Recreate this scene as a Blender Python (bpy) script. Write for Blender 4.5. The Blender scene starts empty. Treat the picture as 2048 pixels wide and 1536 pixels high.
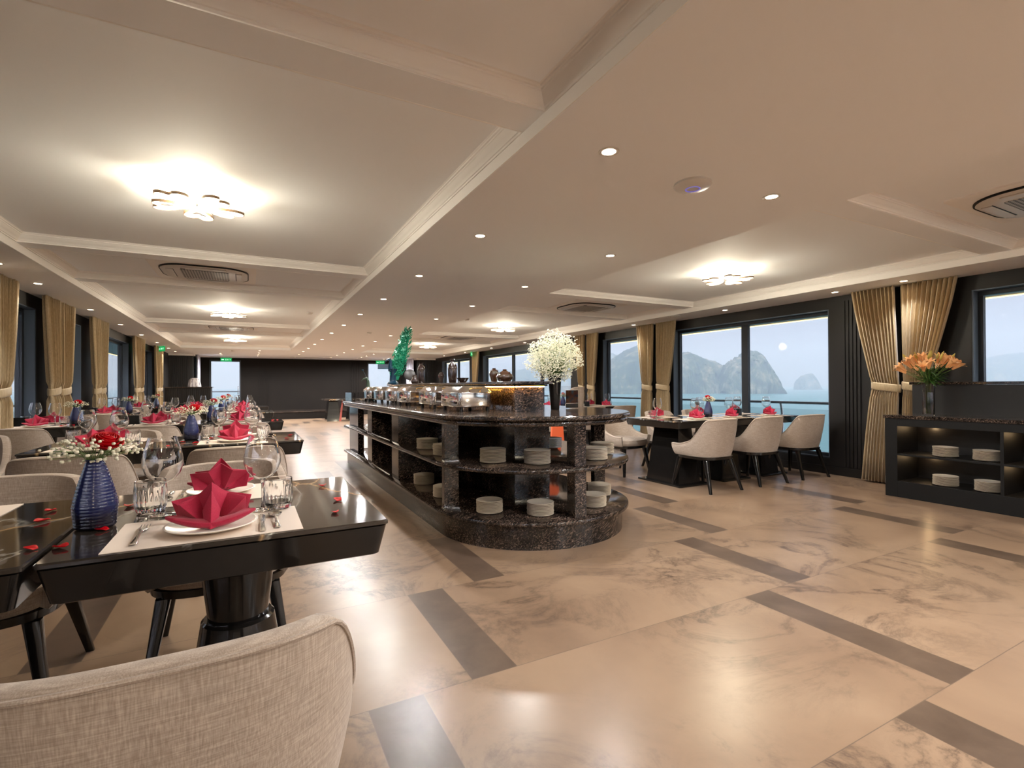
import bpy, bmesh, math, random
from mathutils import Vector, Matrix, noise
R = math.radians
PI = math.pi
rnd = random.Random(11)
scn = bpy.context.scene
col = scn.collection

# ------------------------------------------------------------------ camera
EYE = 1.15
cam_d = bpy.data.cameras.new('camera'); cam = bpy.data.objects.new('camera', cam_d); col.objects.link(cam)
yaw, pitch, roll = 0.486136, 0.004564, -0.0051489
Fv = Vector((math.sin(yaw)*math.cos(pitch), math.cos(yaw)*math.cos(pitch), math.sin(pitch)))
Rt = Vector((math.cos(yaw), -math.sin(yaw), 0)); Up = Rt.cross(Fv)
Rr = Rt*math.cos(roll)+Up*math.sin(roll); Ur = -Rt*math.sin(roll)+Up*math.cos(roll)
m = Matrix((Rr, Ur, -Fv)).transposed().to_4x4(); m.translation = (0, 0, EYE)
cam.matrix_world = m
cam_d.sensor_width = 36.0; cam_d.lens = 998.45*36/2048; cam_d.clip_end = 3000; cam_d.clip_start = 0.02
scn.camera = cam

# ------------------------------------------------------------------ exposure
scn.view_settings.view_transform = 'Standard'; scn.view_settings.look = 'None'
scn.view_settings.exposure = 1.12; scn.view_settings.gamma = 1.0; scn.view_settings.use_curve_mapping = False
scn.cycles.max_bounces = 10; scn.cycles.diffuse_bounces = 8; scn.cycles.glossy_bounces = 5
scn.cycles.transmission_bounces = 10; scn.cycles.transparent_max_bounces = 12; scn.cycles.volume_bounces = 1
scn.cycles.sample_clamp_indirect = 10.0; scn.cycles.caustics_refractive = False; scn.cycles.caustics_reflective = False

# ------------------------------------------------------------------ world: hazy overcast sky
w = bpy.data.worlds.new('sky'); scn.world = w; w.use_nodes = True
nt = w.node_tree; nt.nodes.clear()
o = nt.nodes.new('ShaderNodeOutputWorld'); bg = nt.nodes.new('ShaderNodeBackground')
tc = nt.nodes.new('ShaderNodeTexCoord'); sp = nt.nodes.new('ShaderNodeSeparateXYZ')
rz = nt.nodes.new('ShaderNodeValToRGB'); rz.color_ramp.elements[0].position = 0.0; rz.color_ramp.elements[0].color = (.64, .645, .75, 1)
rz.color_ramp.elements[1].position = 0.30; rz.color_ramp.elements[1].color = (.60, .64, .78, 1)
e = rz.color_ramp.elements.new(0.12); e.color = (.65, .655, .78, 1)
mx = nt.nodes.new('ShaderNodeMapRange'); mx.inputs[1].default_value = 0.55; mx.inputs[2].default_value = 0.2
mx.inputs[3].default_value = .41; mx.inputs[4].default_value = .78; mx.interpolation_type = 'SMOOTHSTEP'
nt.links.new(tc.outputs['Generated'], sp.inputs[0]); nt.links.new(sp.outputs['Z'], rz.inputs[0])
nt.links.new(sp.outputs['X'], mx.inputs[0]); nt.links.new(rz.outputs[0], bg.inputs[0]); 
my = nt.nodes.new('ShaderNodeMapRange'); my.inputs[1].default_value = 0.05; my.inputs[2].default_value = -0.7; my.inputs[3].default_value = 1; my.inputs[4].default_value = 5.0
mm_ = nt.nodes.new('ShaderNodeMath'); mm_.operation = 'MULTIPLY'                 # the sky is brightest astern of the boat
nt.links.new(sp.outputs['Y'], my.inputs[0]); nt.links.new(mx.outputs[0], mm_.inputs[0]); nt.links.new(my.outputs[0], mm_.inputs[1]); nt.links.new(mm_.outputs[0], bg.inputs[1])
nt.links.new(bg.outputs[0], o.inputs[0])

# ------------------------------------------------------------------ materials
def lin(c):
    return tuple((x/255/12.92 if x/255 <= .04045 else ((x/255+.055)/1.055)**2.4) for x in c)+(1,)
class N:
    """small helper round a material's node tree"""
    def __init__(s, name):
        s.m = bpy.data.materials.new(name); s.m.use_nodes = True; s.t = s.m.node_tree
        s.b = s.t.nodes['Principled BSDF']; s.out = s.t.nodes['Material Output']
    def n(s, k, **kw):
        x = s.t.nodes.new(k)
        for a, v in kw.items(): setattr(x, a, v)
        return x
    def l(s, a, b): s.t.links.new(a, b)
    def math(s, op, a, b=None, c=None):
        x = s.n('ShaderNodeMath', operation=op)
        for i, v in enumerate((a, b, c)):
            if v is None: continue
            if hasattr(v, 'is_output'): s.l(v, x.inputs[i])
            else: x.inputs[i].default_value = v
        return x.outputs[0]
    def mix(s, f, a, b):
        x = s.n('ShaderNodeMix', data_type='RGBA')
        for i, v in ((0, f), (6, a), (7, b)):
            if hasattr(v, 'is_output'): s.l(v, x.inputs[i])
            else: x.inputs[i].default_value = v
        return x.outputs[2]
    def ramp(s, f, stops):
        x = s.n('ShaderNodeValToRGB'); cr = x.color_ramp
        while len(cr.elements) > 1: cr.elements.remove(cr.elements[0])
        cr.elements[0].position = stops[0][0]; cr.elements[0].color = stops[0][1]
        for p, c in stops[1:]:
            q = cr.elements.new(p); q.color = c
        s.l(f, x.inputs[0]); return x.outputs[0]
    def noise(s, vec, scale, detail=4, rough=.5, dist=0, kind='Fac'):
        x = s.n('ShaderNodeTexNoise'); x.inputs['Scale'].default_value = scale; x.inputs['Detail'].default_value = detail
        x.inputs['Roughness'].default_value = rough; x.inputs['Distortion'].default_value = dist
        if vec is not None: s.l(vec, x.inputs['Vector'])
        return x.outputs[kind]
    def mapv(s, vec, scale=(1, 1, 1), rot=(0, 0, 0)):
        x = s.n('ShaderNodeMapping'); x.inputs['Scale'].default_value = scale; x.inputs['Rotation'].default_value = rot
        s.l(vec, x.inputs[0]); return x.outputs[0]
    def bump(s, h, strength=.2, dist=.01):
        x = s.n('ShaderNodeBump'); x.inputs['Strength'].default_value = strength; x.inputs['Distance'].default_value = dist
        s.l(h, x.inputs['Height']); s.l(x.outputs[0], s.b.inputs['Normal'])
    def geo(s): return s.n('ShaderNodeNewGeometry').outputs['Position']
    def obj(s): return s.n('ShaderNodeTexCoord').outputs['Object']
def plain(name, c, rough=.5, metal=0, spec=.5, coat=0, emit=None, es=0, trans=0, ior=1.45, sheen=0):
    k = N(name); b = k.b
    b.inputs['Base Color'].default_value = c if len(c) == 4 else lin(c); b.inputs['Roughness'].default_value = rough
    b.inputs['Metallic'].default_value = metal; b.inputs['Specular IOR Level'].default_value = spec
    b.inputs['Coat Weight'].default_value = coat; b.inputs['Transmission Weight'].default_value = trans; b.inputs['IOR'].default_value = ior
    b.inputs['Sheen Weight'].default_value = sheen
    if emit: b.inputs['Emission Color'].default_value = emit if len(emit) == 4 else lin(emit); b.inputs['Emission Strength'].default_value = es
    # faint surface variation
    nz = k.noise(k.obj(), 40, 3); 
    if not trans and not emit:
        r = k.math('MULTIPLY_ADD', nz, .04, rough-.02); k.l(r, b.inputs['Roughness'])
    return k.m
M = {}
M['paint'] = plain('ceiling_paint', (247, 250, 254), .75)
M['paint_trim'] = plain('trim_paint', (245, 243, 241), .6)
M['wall_dark'] = plain('dark_panel', (24, 21, 20), .42)
M['frame_dark'] = plain('window_frame_metal', (46, 50, 56), .4, .3)
M['black_wood'] = plain('black_lacquer', (22, 20, 19), .16, coat=.3)
M['black_matte'] = plain('black_matte', (12, 11, 11), .5, spec=.3)
M['chrome'] = plain('chrome', (225, 222, 218), .07, 1)
M['brass'] = plain('brass', (225, 185, 120), .2, 1)
M['steel'] = plain('cutlery_steel', (205, 202, 196), .16, 1)
M['white'] = plain('white_ceramic', (232, 226, 216), .18)
M['cream'] = plain('cream_plate', (226, 214, 196), .22)
M['plastic'] = plain('white_plastic', (214, 210, 206), .4)
M['grille'] = plain('grille_dark', (80, 76, 74), .5)
M['mat'] = plain('placemat_board', (226, 210, 196), .6)
M['glass'] = plain('clear_glass', (255, 255, 255), .0, trans=1, ior=1.45)
M['rosepetal'] = plain('red_rose_petal', (186, 0, 16), .5, spec=.25)
M['green'] = plain('leaf_green', (70, 110, 45), .5)
M['stem'] = plain('stem_green', (95, 120, 60), .5)
M['gypso'] = plain('white_florets', (232, 228, 205), .7)
M['lily'] = plain('peach_lily', (250, 196, 138), .5)
M['lily2'] = plain('yellow_bud', (200, 180, 90), .5)
M['jar'] = plain('brown_glazed_clay', (62, 38, 22), .12, coat=.6)
M['jar_dark'] = plain('dark_glazed_clay', (34, 22, 18), .12, coat=.6)
M['tail'] = plain('green_feather', (20, 105, 75), .2, .2)
M['bird'] = plain('dark_blue_bird', (20, 45, 60), .2, .2)
M['rail'] = plain('white_rail', (225, 228, 228), .35)
k = N('fold_shaded_cloth'); k.l(k.ramp(k.noise(k.mapv(k.obj(), (30, 30, 3)), 1, 2), [(.42, lin((150, 140, 146))), (.5, lin((228, 222, 222)))]), k.b.inputs['Base Color']); M['cloth'] = k.m  # grey streaks colour in the shade of the cloth's folds
M['orange'] = plain('orange_light_tint', (215, 95, 55), .5)  # orange light falling on the panel, put into its base colour
M['redwood'] = plain('reddish_edge', (150, 70, 60), .5)
M['bulb'] = plain('lit_bulb', (255, 255, 255), .5, emit=(255, 225, 190), es=14)
M['led'] = plain('lit_led_ring', (255, 255, 255), .5, emit=(255, 232, 190), es=5)
M['led_gold'] = plain('gold_led', (255, 255, 255), .5, emit=(255, 185, 85), es=24)
M['led_out'] = plain('eave_led', (255, 255, 255), .5, emit=(255, 225, 160), es=1.3)
M['sign'] = plain('exit_sign_green', (10, 120, 60), .5, emit=(15, 140, 75), es=.6)
M['signw'] = plain('exit_sign_white', (220, 255, 230), .5, emit=(200, 255, 220), es=.7)
M['blue_led'] = plain('blue_ring', (150, 150, 255), .5, emit=(130, 130, 255), es=.15)
M['tint'] = plain('brown_side', (128, 105, 82), .4)
M['disc'] = plain('grey_stone', (40, 35, 33), .5)
M['reveal'] = plain('blue_grey_sky_tint', (92, 106, 124), .45)  # blue skylight on the dark reveals, put into the colour
M['olive'] = plain('olive_glaze', (44, 62, 48), .3)
M['sheer'] = plain('pale_sheer', (200, 200, 215), .8)

# upholstery: woven taupe
k = N('woven_upholstery'); g = k.obj()
a = k.noise(k.mapv(g, (480, 480, 14)), 1, 2); b_ = k.noise(k.mapv(g, (22, 22, 560)), 1, 2)
c = k.math('ADD', a, b_); big = k.noise(g, 9, 3)
cc = k.ramp(k.math('MULTIPLY', c, .5), [(.36, lin((142, 126, 113))), (.5, lin((162, 146, 132))), (.64, lin((182, 166, 152)))])
k.l(cc, k.b.inputs['Base Color']); k.b.inputs['Roughness'].default_value = .85; k.b.inputs['Sheen Weight'].default_value = .15
k.bump(c, .2, .001); M['fabric'] = k.m
# curtain
k = N('curtain_cloth'); g = k.obj(); a = k.noise(k.mapv(g, (300, 300, 20)), 1, 2)
k.l(k.ramp(a, [(.3, lin((168, 148, 114))), (.7, lin((198, 177, 142)))]), k.b.inputs['Base Color']); k.b.inputs['Roughness'].default_value = .7
k.b.inputs['Sheen Weight'].default_value = .3; M['curtain'] = k.m
# napkin
k = N('burgundy_napkin'); g = k.obj(); a = k.noise(k.mapv(g, (500, 500, 500)), 1, 2)
k.l(k.ramp(a, [(.3, lin((158, 8, 50))), (.7, lin((184, 16, 64)))]), k.b.inputs['Base Color']); k.b.inputs['Roughness'].default_value = .75
k.b.inputs['Sheen Weight'].default_value = .2; k.bump(a, .15, .001); M['napkin'] = k.m
# blue ceramic
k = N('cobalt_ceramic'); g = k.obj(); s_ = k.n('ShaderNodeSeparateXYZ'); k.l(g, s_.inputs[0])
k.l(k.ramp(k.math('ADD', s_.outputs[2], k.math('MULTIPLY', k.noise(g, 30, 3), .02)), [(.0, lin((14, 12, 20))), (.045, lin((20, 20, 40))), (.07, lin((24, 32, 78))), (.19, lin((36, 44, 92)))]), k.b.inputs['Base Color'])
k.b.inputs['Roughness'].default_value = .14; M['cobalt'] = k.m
# dark granite
k = N('dark_brown_granite'); g = k.geo()
dn_ = k.noise(g, 2.5, 3, .5, 0, 'Color'); wv = k.n('ShaderNodeVectorMath', operation='SCALE'); wv.inputs[3].default_value = .12; k.l(dn_, wv.inputs[0])
wa = k.n('ShaderNodeVectorMath', operation='ADD'); k.l(g, wa.inputs[0]); k.l(wv.outputs[0], wa.inputs[1])
s2 = k.noise(k.mapv(k.mapv(wa.outputs[0], rot=(.75, .6, 0)), (9, 115, 115)), 1, 6, .75, .4)
d = k.noise(wa.outputs[0], 5, 5, .6)
f = k.math('MULTIPLY_ADD', s2, .8, k.math('MULTIPLY', d, .22))
k.l(k.ramp(f, [(.46, lin((17, 15, 14))), (.52, lin((42, 35, 32))), (.585, lin((94, 78, 68))), (.66, lin((156, 136, 122)))]), k.b.inputs['Base Color'])
k.b.inputs['Roughness'].default_value = .11; M['granite'] = k.m
# table top: dark marble with gold and grey veins
k = N('dark_veined_marble'); g = k.geo()
wv = k.n('ShaderNodeTexVoronoi', feature='DISTANCE_TO_EDGE'); wv.inputs['Scale'].default_value = 1.0
warp = k.n('ShaderNodeVectorMath', operation='ADD'); nn = k.noise(g, 3, 4, .6, 0, 'Color'); sc = k.n('ShaderNodeVectorMath', operation='SCALE'); sc.inputs[3].default_value = .25
k.l(nn, sc.inputs[0]); k.l(k.mapv(g, (1.9, .9, 1)), warp.inputs[0]); k.l(sc.outputs[0], warp.inputs[1]); k.l(warp.outputs[0], wv.inputs['Vector'])
vein = k.ramp(wv.outputs['Distance'], [(0, (1, 1, 1, 1)), (.008, (.5, .5, .5, 1)), (.02, (0, 0, 0, 1))])
k.l(k.mix(vein, k.ramp(k.noise(g, 3, 5), [(.3, lin((36, 32, 29))), (.7, lin((62, 55, 49)))]), lin((170, 140, 105))), k.b.inputs['Base Color'])
v2 = k.noise(k.mapv(g, (1.1, .55, 1), (0, 0, .5)), 1.1, 6, .6, .7)
vv = k.ramp(k.math('ABSOLUTE', k.math('SUBTRACT', v2, .47)), [(0, (.8, .8, .8, 1)), (.006, (.45, .45, .45, 1)), (.016, (0, 0, 0, 1))])
k.l(k.mix(vv, k.b.inputs['Base Color'].links[0].from_socket, lin((150, 146, 140))), k.b.inputs['Base Color'])
k.b.inputs['Roughness'].default_value = .07; M['tabletop'] = k.m
# floor: cream marble slabs 1.8 x 0.9 m with brown inlay strips
k = N('floor_marble'); g = k.geo(); s_ = k.n('ShaderNodeSeparateXYZ'); k.l(g, s_.inputs[0])
X, Y = s_.outputs[0], s_.outputs[1]
row = k.math('FLOOR', k.math('DIVIDE', k.math('SUBTRACT', Y, .912), .9))
fy = k.math('FLOORED_MODULO', k.math('SUBTRACT', Y, .912), .9)
xs = k.math('SUBTRACT', k.math('SUBTRACT', X, .375), k.math('MULTIPLY', row, .4))
fx = k.math('FLOORED_MODULO', xs, 2.0); colm = k.math('FLOOR', k.math('DIVIDE', xs, 2.0))
strip = k.math('LESS_THAN', fx, .2)
def near(v, a, wd): return k.math('LESS_THAN', k.math('ABSOLUTE', k.math('SUBTRACT', v, a)), wd)
gr = k.math('MAXIMUM', k.math('MAXIMUM', near(fy, 0, .0016), near(fy, .9, .0016)), k.math('MAXIMUM', near(fx, .2, .0012), k.math('MAXIMUM', near(fx, 0, .0012), near(fx, 2.0, .0012))))
cb = k.n('ShaderNodeCombineXYZ'); k.l(k.math('MULTIPLY_ADD', colm, 7.3, X), cb.inputs[0]); k.l(k.math('MULTIPLY_ADD', row, 3.7, Y), cb.inputs[1])
pv = cb.outputs[0]
cloud = k.noise(pv, 1.3, 5, .55, .3)
base = k.ramp(cloud, [(.3, lin((118, 96, 78))), (.5, lin((131, 108, 88))), (.7, lin((142, 119, 98)))])
v1 = k.noise(pv, 1.1, 9, .68, 1.4); vl = k.ramp(k.math('ABSOLUTE', k.math('SUBTRACT', v1, .5)), [(0, (1, 1, 1, 1)), (.018, (.5, .5, .5, 1)), (.05, (0, 0, 0, 1))])
msk = k.ramp(k.noise(pv, .9, 2, .5), [(.38, (0, 0, 0, 1)), (.62, (1, 1, 1, 1))])
fine = k.ramp(k.noise(pv, 7, 8, .75, 1.0), [(.38, (0, 0, 0, 1)), (.70, (1, 1, 1, 1))])
vm = k.math('MULTIPLY', k.math('MULTIPLY', vl, msk), k.math('MULTIPLY_ADD', fine, .7, .3))
base = k.mix(k.math('MULTIPLY', vm, 1.0), base, lin((52, 40, 36)))
base = k.mix(k.math('MULTIPLY', k.math('MULTIPLY', msk, fine), .22), base, lin((74, 60, 54)))
st = k.ramp(k.noise(pv, 5, 6, .6, .5), [(.3, lin((74, 60, 50))), (.7, lin((94, 78, 66)))])
cf = k.mix(gr, k.mix(strip, base, st), lin((96, 80, 68)))
k.l(cf, k.b.inputs['Base Color']); k.b.inputs['Roughness'].default_value = .28; k.b.inputs['Specular IOR Level'].default_value = .28; M['floor'] = k.m
# far panel wall with soft sheen
k = N('brown_suede_wall'); g = k.geo(); k.l(k.ramp(k.noise(g, .7, 3), [(.3, lin((22, 18, 16))), (.7, lin((30, 25, 22)))]), k.b.inputs['Base Color']); k.b.inputs['Roughness'].default_value = .6; k.b.inputs['Specular IOR Level'].default_value = .12; M['suede'] = k.m
# sea
k = N('sea_water'); g = k.geo(); k.b.inputs['Base Color'].default_value = lin((78, 136, 134)); k.b.inputs['Roughness'].default_value = .3
k.bump(k.noise(k.mapv(g, (.25, .6, 1)), 1, 6, .6), .5, .3); M['sea'] = k.m
# karst rock
k = N('karst_rock'); g = k.geo(); a = k.noise(g, .045, 9, .7, .8); b2 = k.noise(k.mapv(g, (.3, .3, .06)), 1, 6, .7)
k.l(k.ramp(k.math('MULTIPLY_ADD', a, .6, k.math('MULTIPLY', b2, .4)), [(.40, lin((22, 40, 22))), (.49, lin((58, 74, 44))), (.56, lin((128, 122, 98))), (.64, lin((190, 166, 136)))]), k.b.inputs['Base Color'])
k.b.inputs['Roughness'].default_value = .9; M['karst'] = k.m
# haze
k = N('sea_haze'); k.t.nodes.remove(k.b); vs = k.n('ShaderNodeVolumeScatter'); vs.inputs['Color'].default_value = (.80, .89, 1, 1); vs.inputs['Density'].default_value = .0028
vs.inputs['Anisotropy'].default_value = .2
k.l(vs.outputs[0], k.out.inputs['Volume']); M['haze'] = k.m
# thin window pane
k = N('window_pane_glass'); k.b.inputs['Transmission Weight'].default_value = 1; k.b.inputs['Roughness'].default_value = 0; k.b.inputs['IOR'].default_value = 1.12; M['pane'] = k.m
# perforated AC grille
k = N('ac_grille'); g = k.obj(); vo = k.n('ShaderNodeTexChecker'); vo.inputs['Scale'].default_value = 1; k.l(k.mapv(g, (55, 55, 55), (0, 0, .785)), vo.inputs['Vector'])
k.l(k.mix(vo.outputs['Fac'], lin((190, 184, 178)), lin((62, 58, 56))), k.b.inputs['Base Color']); M['acgrille'] = k.m
# feathers print for the counter card
k = N('dish_photo_card'); g = k.obj(); k.l(k.ramp(k.noise(g, 14, 3), [(.38, lin((25, 30, 38))), (.44, lin((150, 75, 35))), (.54, lin((190, 115, 65))), (.6, lin((170, 190, 205)))]), k.b.inputs['Base Color']); M['card'] = k.m

# ------------------------------------------------------------------ mesh helpers
class MB:
    def __init__(s): s.v = []; s.f = []; s.mi = []; s.cm = 0
    def face(s, idx): s.f.append(idx); s.mi.append(s.cm)
    def box(s, x0, x1, y0, y1, z0, z1):
        n = len(s.v)
        s.v += [(x, y, z) for z in (z0, z1) for y in (y0, y1) for x in (x0, x1)]
        for q in ((0, 2, 3, 1), (4, 5, 7, 6), (0, 1, 5, 4), (1, 3, 7, 5), (3, 2, 6, 7), (2, 0, 4, 6)): s.face([n+i for i in q])
        return s
    def loft(s, rings, closed=True, cap0=True, cap1=True):
        n = len(s.v); L = len(rings[0])
        for r in rings: s.v += [tuple(p) for p in r]
        for i in range(len(rings)-1):
            for j in range(L if closed else L-1):
                a = n+i*L+j; b = n+i*L+(j+1) % L
                s.face([a, b, b+L, a+L])
        if cap0: s.face([n+j for j in range(L)][::-1])
        if cap1: s.face([n+(len(rings)-1)*L+j for j in range(L)])
        return s
    def lathe(s, prof, seg=24, c=(0, 0, 0), caps=True, fl=None):
        rings = []
        for i, (r, z) in enumerate(prof):
            ring = []
            for j in range(seg):
                a = 2*PI*j/seg; rr = r*(fl(a, z) if fl else 1)
                ring.append((c[0]+rr*math.cos(a), c[1]+rr*math.sin(a), c[2]+z))
            rings.append(ring)
        return s.loft(rings, True, caps, caps)
    def tube(s, pts, rad, seg=8, closed=False):
        pts = [Vector(p) for p in pts]; n = len(pts); rings = []
        up = Vector((0, 0, 1)); prev = None
        for i, p in enumerate(pts):
            if closed: t = pts[(i+1) % n]-pts[i-1]
            else: t = pts[min(i+1, n-1)]-pts[max(i-1, 0)]
            t.normalize()
            ref = prev if prev is not None else (up if abs(t.z) < .9 else Vector((1, 0, 0)))
            a = ref-t*ref.dot(t)
            if a.length < 1e-4: a = Vector((1, 0, 0))-t*t.x
            a.normalize(); prev = a; b = t.cross(a)
            r = rad[i] if isinstance(rad, (list, tuple)) else rad
            rings.append([p+a*(r*math.cos(2*PI*k/seg))+b*(r*math.sin(2*PI*k/seg)) for k in range(seg)])
        if closed: rings.append(rings[0])
        return s.loft(rings, True, not closed, not closed)
    def prism(s, out, z0, z1):
        return s.loft([[(x, y, z0) for x, y in out], [(x, y, z1) for x, y in out]])
    def ball(s, c, r, seg=6, rings=4, sq=(1, 1, 1)):
        rr = []
        for i in range(1, rings):
            a = PI*i/rings
            rr.append([(c[0]+sq[0]*r*math.sin(a)*math.cos(2*PI*j/seg), c[1]+sq[1]*r*math.sin(a)*math.sin(2*PI*j/seg), c[2]-sq[2]*r*math.cos(a)) for j in range(seg)])
        return s.loft(rr)
    def mesh(s, name, mats, smooth=35):
        me = bpy.data.meshes.new(name); me.from_pydata(s.v, [], s.f)
        for mm in (mats if isinstance(mats, (list, tuple)) else [mats]): me.materials.append(mm)
        me.polygons.foreach_set('material_index', s.mi)
        bm = bmesh.new(); bm.from_mesh(me); bmesh.ops.recalc_face_normals(bm, faces=bm.faces); bm.to_mesh(me); bm.free()
        if smooth:
            me.polygons.foreach_set('use_smooth', [True]*len(me.polygons)); me.set_sharp_from_angle(angle=R(smooth))
        me.update(); return me
    def build(s, name, mats, parent=None, smooth=35, bevel=0, loc=None, rz=0, seg=2):
        ob = bpy.data.objects.new(name, s.mesh(name, mats, smooth)); col.objects.link(ob)
        if parent: ob.parent = parent
        if loc: ob.location = loc
        if rz: ob.rotation_euler = (0, 0, rz)
        if bevel:
            b = ob.modifiers.new('bevel', 'BEVEL'); b.width = bevel; b.segments = seg; b.limit_method = 'ANGLE'; b.angle_limit = R(40)
        return ob
def tag(o, label, cat, group=None):
    o['label'] = label; o['category'] = cat
    if group: o['group'] = group
    return o
def thing(name, label, cat, loc=(0, 0, 0), rz=0, group=None):
    o = bpy.data.objects.new(name, None); col.objects.link(o); o.empty_display_size = .1
    o.location = loc; o.rotation_euler = (0, 0, rz); return tag(o, label, cat, group)
def struct(o): o['kind'] = 'structure'; return o
def copy_tree(o, parent=None):
    c = o.copy(); col.objects.link(c); c.parent = parent
    for ch in list(o.children): copy_tree(ch, c)
    return c
PROTO = {}
def place(key, maker, label, cat, loc, rz=0, group=None, scale=None):
    """the first call places the built thing itself, later calls place copies of it and its parts"""
    if key not in PROTO:
        PROTO[key] = maker(); o = PROTO[key]
    else: o = copy_tree(PROTO[key])
    o.location = loc; o.rotation_euler = (0, 0, rz)
    if scale: o.scale = (scale,)*3
    for kk in ('group',):
        if kk in o: del o[kk]
    return tag(o, label, cat, group)
def root(name):
    o = bpy.data.objects.new(name, None); col.objects.link(o); o.empty_display_size = .1; return o
def rrect(w, d, r, seg=4, cx=0, cy=0):
    pts = []
    for (sx, sy, a0) in ((1, 1, 0), (-1, 1, 90), (-1, -1, 180), (1, -1, 270)):
        for i in range(seg+1):
            a = R(a0+90*i/seg); pts.append((cx+sx*(w/2-r)+r*math.cos(a), cy+sy*(d/2-r)+r*math.sin(a)))
    return pts
ORD = ['top', 'second', 'third', 'fourth', 'fifth', 'sixth', 'seventh', 'eighth', 'ninth', 'tenth']

# ================================================================== SETTING
XL, XR, YN, YF, ZC, ZU = -2.28, 6.62, -8.5, 21.5, 2.272, 2.41
XS0, XS1 = 1.143, 3.22            # central soffit
PL, PR = -1.66, 6.0               # perimeter soffits
b = MB(); b.box(XL-.2, XR+.2, YN-.2, YF+.2, -.15, 0); struct(b.build('floor', M['floor'], smooth=0))
# ceiling: upper ceiling slab, soffits, far soffit
b = MB()
b.box(XL-.2, XR+.2, YN-.2, YF+.2, ZU, ZU+.1)
b.box(XS0, XS1, YN, YF, ZC, ZU); b.box(XL, PL, YN, YF, ZC, ZU); b.box(PR, XR, YN, YF, ZC, ZU)
b.box(PL, XS0, 16.5, YF, ZC, ZU); b.box(XS1, PR, 16.5, YF, ZC, ZU)
struct(b.build('ceiling', M['paint'], smooth=0))
# coffers: white band below, stepped crown moulding, cross beams
beams = [(-3.7, -3.5), (.1, .3), (1.84, 2.03), (5.43, 5.61), (6.93, 7.11), (10.95, 11.13), (12.6, 12.78)]
cof_y = [(-8.2, -3.7), (-3.5, .1), (.3, 1.84), (2.03, 5.43), (5.61, 6.93), (7.11, 10.95), (11.13, 12.6), (12.78, 16.5)]
PRO = [(0, 0), (.010, 0), (.010, .010), (.016, .012), (.020, .020), (.030, .028), (.040, .040), (.048, .052), (.052, .054), (.052, .062), (.060, .064), (.064, .070), (.072, .072)]
tn = 0
for sx0, sx1 in ((PL, XS0), (XS1, PR)):
    for (y0, y1) in beams:
        tn += 1; b = MB(); b.box(sx0, sx1, y0, y1, 2.338, ZU-.001); struct(b.build('trim_%d' % tn, M['paint'], smooth=0))
    for (y0, y1) in cof_y:
        rings = []
        for (d, h) in PRO:
            z = 2.338+h
            rings.append([(sx0+d, y0+d, z), (sx1-d, y0+d, z), (sx1-d, y1-d, z), (sx0+d, y1-d, z)])
        b = MB(); b.loft(rings, True, False, False); tn += 1
        o_ = struct(b.build('trim_%d' % tn, M['paint_trim'], smooth=25)); so = o_.modifiers.new('s', 'SOLIDIFY'); so.thickness = .004; so.offset = 1
# soffit faces (white band) as thin boards
for x0, x1, y0, y1 in ((XS0-.004, XS0, YN, 16.5), (XS1, XS1+.004, YN, 16.5), (PL, PL+.004, YN, 16.5), (PR-.004, PR, YN, 16.5)):
    tn += 1; b = MB(); b.box(x0, x1, y0, y1, ZC+.001, 2.337); struct(b.build('trim_%d' % tn, M['paint_trim'], smooth=0))

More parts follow.
